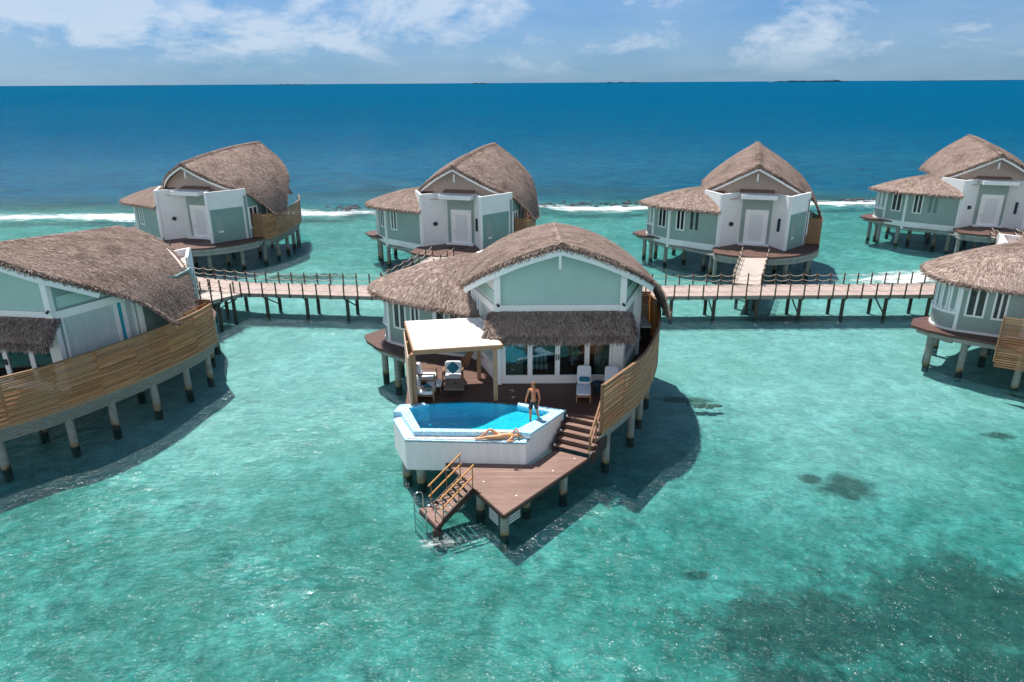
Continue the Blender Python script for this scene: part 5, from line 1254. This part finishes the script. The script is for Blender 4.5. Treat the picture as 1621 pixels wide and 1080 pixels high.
# man: wading on the shallow shelf, seen three-quarter, head turned up to his right
mn = empty('person'); tag(mn, 'shirtless man in black swim shorts stepping through the shallow end of the pool', 'person')
V = {'pelvis': (0, 0, .93, .135, .095), 'waist': (.005, 0, 1.07, .118, .085), 'rib': (.0, -.005, 1.22, .140, .100), 'chest': (-.005, -.01, 1.35, .150, .105), 'clav': (-.005, .005, 1.455, .085, .065), 'neck': (-.005, .0, 1.52, .054, .054), 'neck2': (-.008, -.015, 1.57, .052, .056),
     'jaw': (-.015, -.04, 1.615, .058, .068), 'skull': (-.015, -.025, 1.675, .074, .088), 'crown': (-.010, -.01, 1.735, .055, .066),
     'shL': (.165, .005, 1.425, .062, .062), 'uaL': (.215, .01, 1.30, .048, .048), 'elL': (.245, .025, 1.13, .037, .037), 'faL': (.245, -.01, 1.04, .038, .036), 'wrL': (.235, -.065, .90, .025, .022), 'paL': (.228, -.085, .84, .036, .020),
     'shR': (-.175, .005, 1.425, .062, .062), 'uaR': (-.235, .02, 1.31, .048, .048), 'elR': (-.285, .05, 1.15, .037, .037), 'faR': (-.300, .01, 1.06, .038, .036), 'wrR': (-.305, -.07, .93, .025, .022), 'paR': (-.302, -.09, .87, .036, .020),
     'hipL': (.085, .0, .87, .092, .095), 'thL': (.110, .03, .68, .078, .080), 'knL': (.130, .06, .49, .054, .056), 'caL': (.145, .12, .34, .053, .056), 'anL': (.155, .17, .10, .034, .036), 'heL': (.157, .17, .045, .036, .036), 'baL': (.165, .06, .035, .040, .026), 'toL': (.170, .0, .028, .032, .020),
     'hipR': (-.085, -.01, .87, .092, .095), 'thR': (-.085, -.10, .69, .078, .080), 'knR': (-.080, -.155, .50, .054, .056), 'caR': (-.080, -.14, .34, .053, .056), 'anR': (-.085, -.13, .10, .034, .036), 'heR': (-.085, -.115, .045, .036, .036), 'baR': (-.095, -.23, .035, .040, .026), 'toR': (-.10, -.29, .028, .032, .020)}
E_ = [('pelvis', 'waist'), ('waist', 'rib'), ('rib', 'chest'), ('chest', 'clav'), ('clav', 'neck'), ('neck', 'neck2'), ('neck2', 'jaw'), ('jaw', 'skull'), ('skull', 'crown')]
for s in 'LR': E_ += [('clav', 'sh'+s), ('sh'+s, 'ua'+s), ('ua'+s, 'el'+s), ('el'+s, 'fa'+s), ('fa'+s, 'wr'+s), ('wr'+s, 'pa'+s), ('pelvis', 'hip'+s), ('hip'+s, 'th'+s), ('th'+s, 'kn'+s), ('kn'+s, 'ca'+s), ('ca'+s, 'an'+s), ('an'+s, 'he'+s), ('he'+s, 'ba'+s), ('ba'+s, 'to'+s)]
body = skin_body('body', V, E_, M['skin_m'], mn)
ex = []
for s, q in (('L', 1), ('R', -1)):
    w_ = V['wr'+s][:3]; d_ = Vector(V['pa'+s][:3])-Vector(w_)
    for (hv, he) in hand_chains(w_, d_, (-q*.2, -1, 0), (-q, 0, 0)): ex.append(skin_body('f', hv, he, M['skin_m'], None, 1))
HC = Vector((-.015, -.03, 1.665)); HF = Vector((-.55, -.80, .22)); nose, dark = face_bits(HC, HF, (0, 0, 1), .083, None)
ex.append(nose.build('n', M['skin_m'])); join_mesh(body, ex)
dark.build('eyes_and_mouth', M['face'], mn); hair(HC, HF, (0, 0, 1), .094, .03, M['hair_m'], mn)
V2 = {'p': (0, 0, .955, .160, .122), 'w': (.004, 0, 1.03, .146, .112), 'hl': (.088, .0, .87, .108, .110), 'tl': (.110, .025, .70, .102, .104), 'kl': (.120, .045, .60, .094, .096), 'hr': (-.088, -.012, .87, .108, .110), 'tr': (-.092, -.09, .71, .102, .104), 'kr': (-.088, -.13, .61, .094, .096)}
skin_body('swim_shorts', V2, [('p', 'w'), ('p', 'hl'), ('hl', 'tl'), ('tl', 'kl'), ('p', 'hr'), ('hr', 'tr'), ('tr', 'kr')], M['shorts'], mn)
place(mn, -1.25, -3.72, 2.10, R(-22)); mn.scale = (1.0, 1.0, 1.0)
# woman: lying on her back along the ledge, head to the right, one knee raised, one arm over the head
wm = empty('person'); tag(wm, 'woman in a yellow bikini lying on her back along the near pool ledge', 'person')
V = {'pelvis': (0, 0, .115, .092, .130), 'waist': (.14, 0, .110, .070, .100), 'rib': (.27, 0, .118, .085, .118), 'chest': (.38, 0, .125, .088, .125), 'clav': (.47, 0, .110, .055, .080), 'neck': (.545, 0, .105, .042, .042), 'jaw': (.60, -.005, .135, .055, .050), 'skull': (.665, -.008, .120, .078, .068), 'crown': (.725, -.008, .105, .060, .056),
     'shN': (.455, -.155, .10, .046, .046), 'uaN': (.36, -.25, .075, .038, .038), 'elN': (.25, -.335, .055, .031, .031), 'faN': (.34, -.36, .06, .031, .031), 'wrN': (.47, -.345, .07, .021, .021), 'paN': (.53, -.33, .075, .028, .018),
     'shF': (.46, .150, .12, .046, .046), 'uaF': (.55, .18, .22, .037, .037), 'elF': (.64, .17, .335, .030, .030), 'faF': (.69, .11, .27, .030, .030), 'wrF': (.715, .04, .215, .021, .021), 'paF': (.70, -.02, .205, .028, .018),
     'hipN': (-.07, -.075, .105, .085, .085), 'thN': (-.27, -.085, .115, .072, .072), 'knN': (-.50, -.085, .115, .050, .050), 'caN': (-.66, -.085, .075, .047, .047), 'anN': (-.86, -.085, .05, .031, .031), 'heN': (-.90, -.085, .045, .030, .030), 'toN': (-1.01, -.08, .075, .028, .020),
     'hipF': (-.07, .075, .115, .085, .085), 'thF': (-.22, .085, .235, .070, .070), 'knF': (-.38, .085, .365, .049, .049), 'caF': (-.53, .08, .245, .047, .047), 'anF': (-.72, .07, .075, .031, .031), 'heF': (-.75, .07, .04, .030, .030), 'toF': (-.88, .07, .03, .030, .018)}
E_ = [('pelvis', 'waist'), ('waist', 'rib'), ('rib', 'chest'), ('chest', 'clav'), ('clav', 'neck'), ('neck', 'jaw'), ('jaw', 'skull'), ('skull', 'crown')]
for s in 'NF': E_ += [('clav', 'sh'+s), ('sh'+s, 'ua'+s), ('ua'+s, 'el'+s), ('el'+s, 'fa'+s), ('fa'+s, 'wr'+s), ('wr'+s, 'pa'+s), ('pelvis', 'hip'+s), ('hip'+s, 'th'+s), ('th'+s, 'kn'+s), ('kn'+s, 'ca'+s), ('ca'+s, 'an'+s), ('an'+s, 'he'+s), ('he'+s, 'to'+s)]
V = {k: (*q[:3], q[3]*1.12, q[4]*1.12) for k, q in V.items()}
body = skin_body('body', V, E_, M['skin_w'], wm); ex = []
for s in 'NF':
    w_ = V['wr'+s][:3]; d_ = Vector(V['pa'+s][:3])-Vector(w_)
    for (hv, he) in hand_chains(w_, d_, (0, .3, 1), (0, 1, -.2)): ex.append(skin_body('f', hv, he, M['skin_w'], None, 1))
HC = Vector((.665, -.008, .125)); nose, dark = face_bits(HC, (-.15, -.1, 1), (1, 0, 0), .074, None)
ex.append(nose.build('n', M['skin_w'])); join_mesh(body, ex)
dark.build('eyes_and_mouth', M['face'], wm); hair(HC, (-.15, -.1, 1), (1, 0, 0), .078, .0, M['hair_w'], wm)
hb = MB(); hb.sm = True
for k in range(9): hb.tube([(.70, -.05+.015*k, .10), (.78, -.06+.02*k, .045), (.86+.01*(k % 3), -.07+.022*k, .018)], [.02, .016, .006], 6)
hb.build('loose_hair', M['hair_w'], wm)
V2 = {'a': (-.035, 0, .118, .096, .135), 'b': (.035, 0, .118, .092, .128)}
skin_body('bikini_bottom', V2, [('a', 'b')], M['bikini'], wm, 1)
for y in (-.06, .06):
    b = MB(); b.sm = True; b.cyl((.355, y, .165), (.365, y, .222), .060, .030, 12); b.build('bikini_top', M['bikini'], wm)
place(wm, -2.58, -5.12, 2.125, R(1));
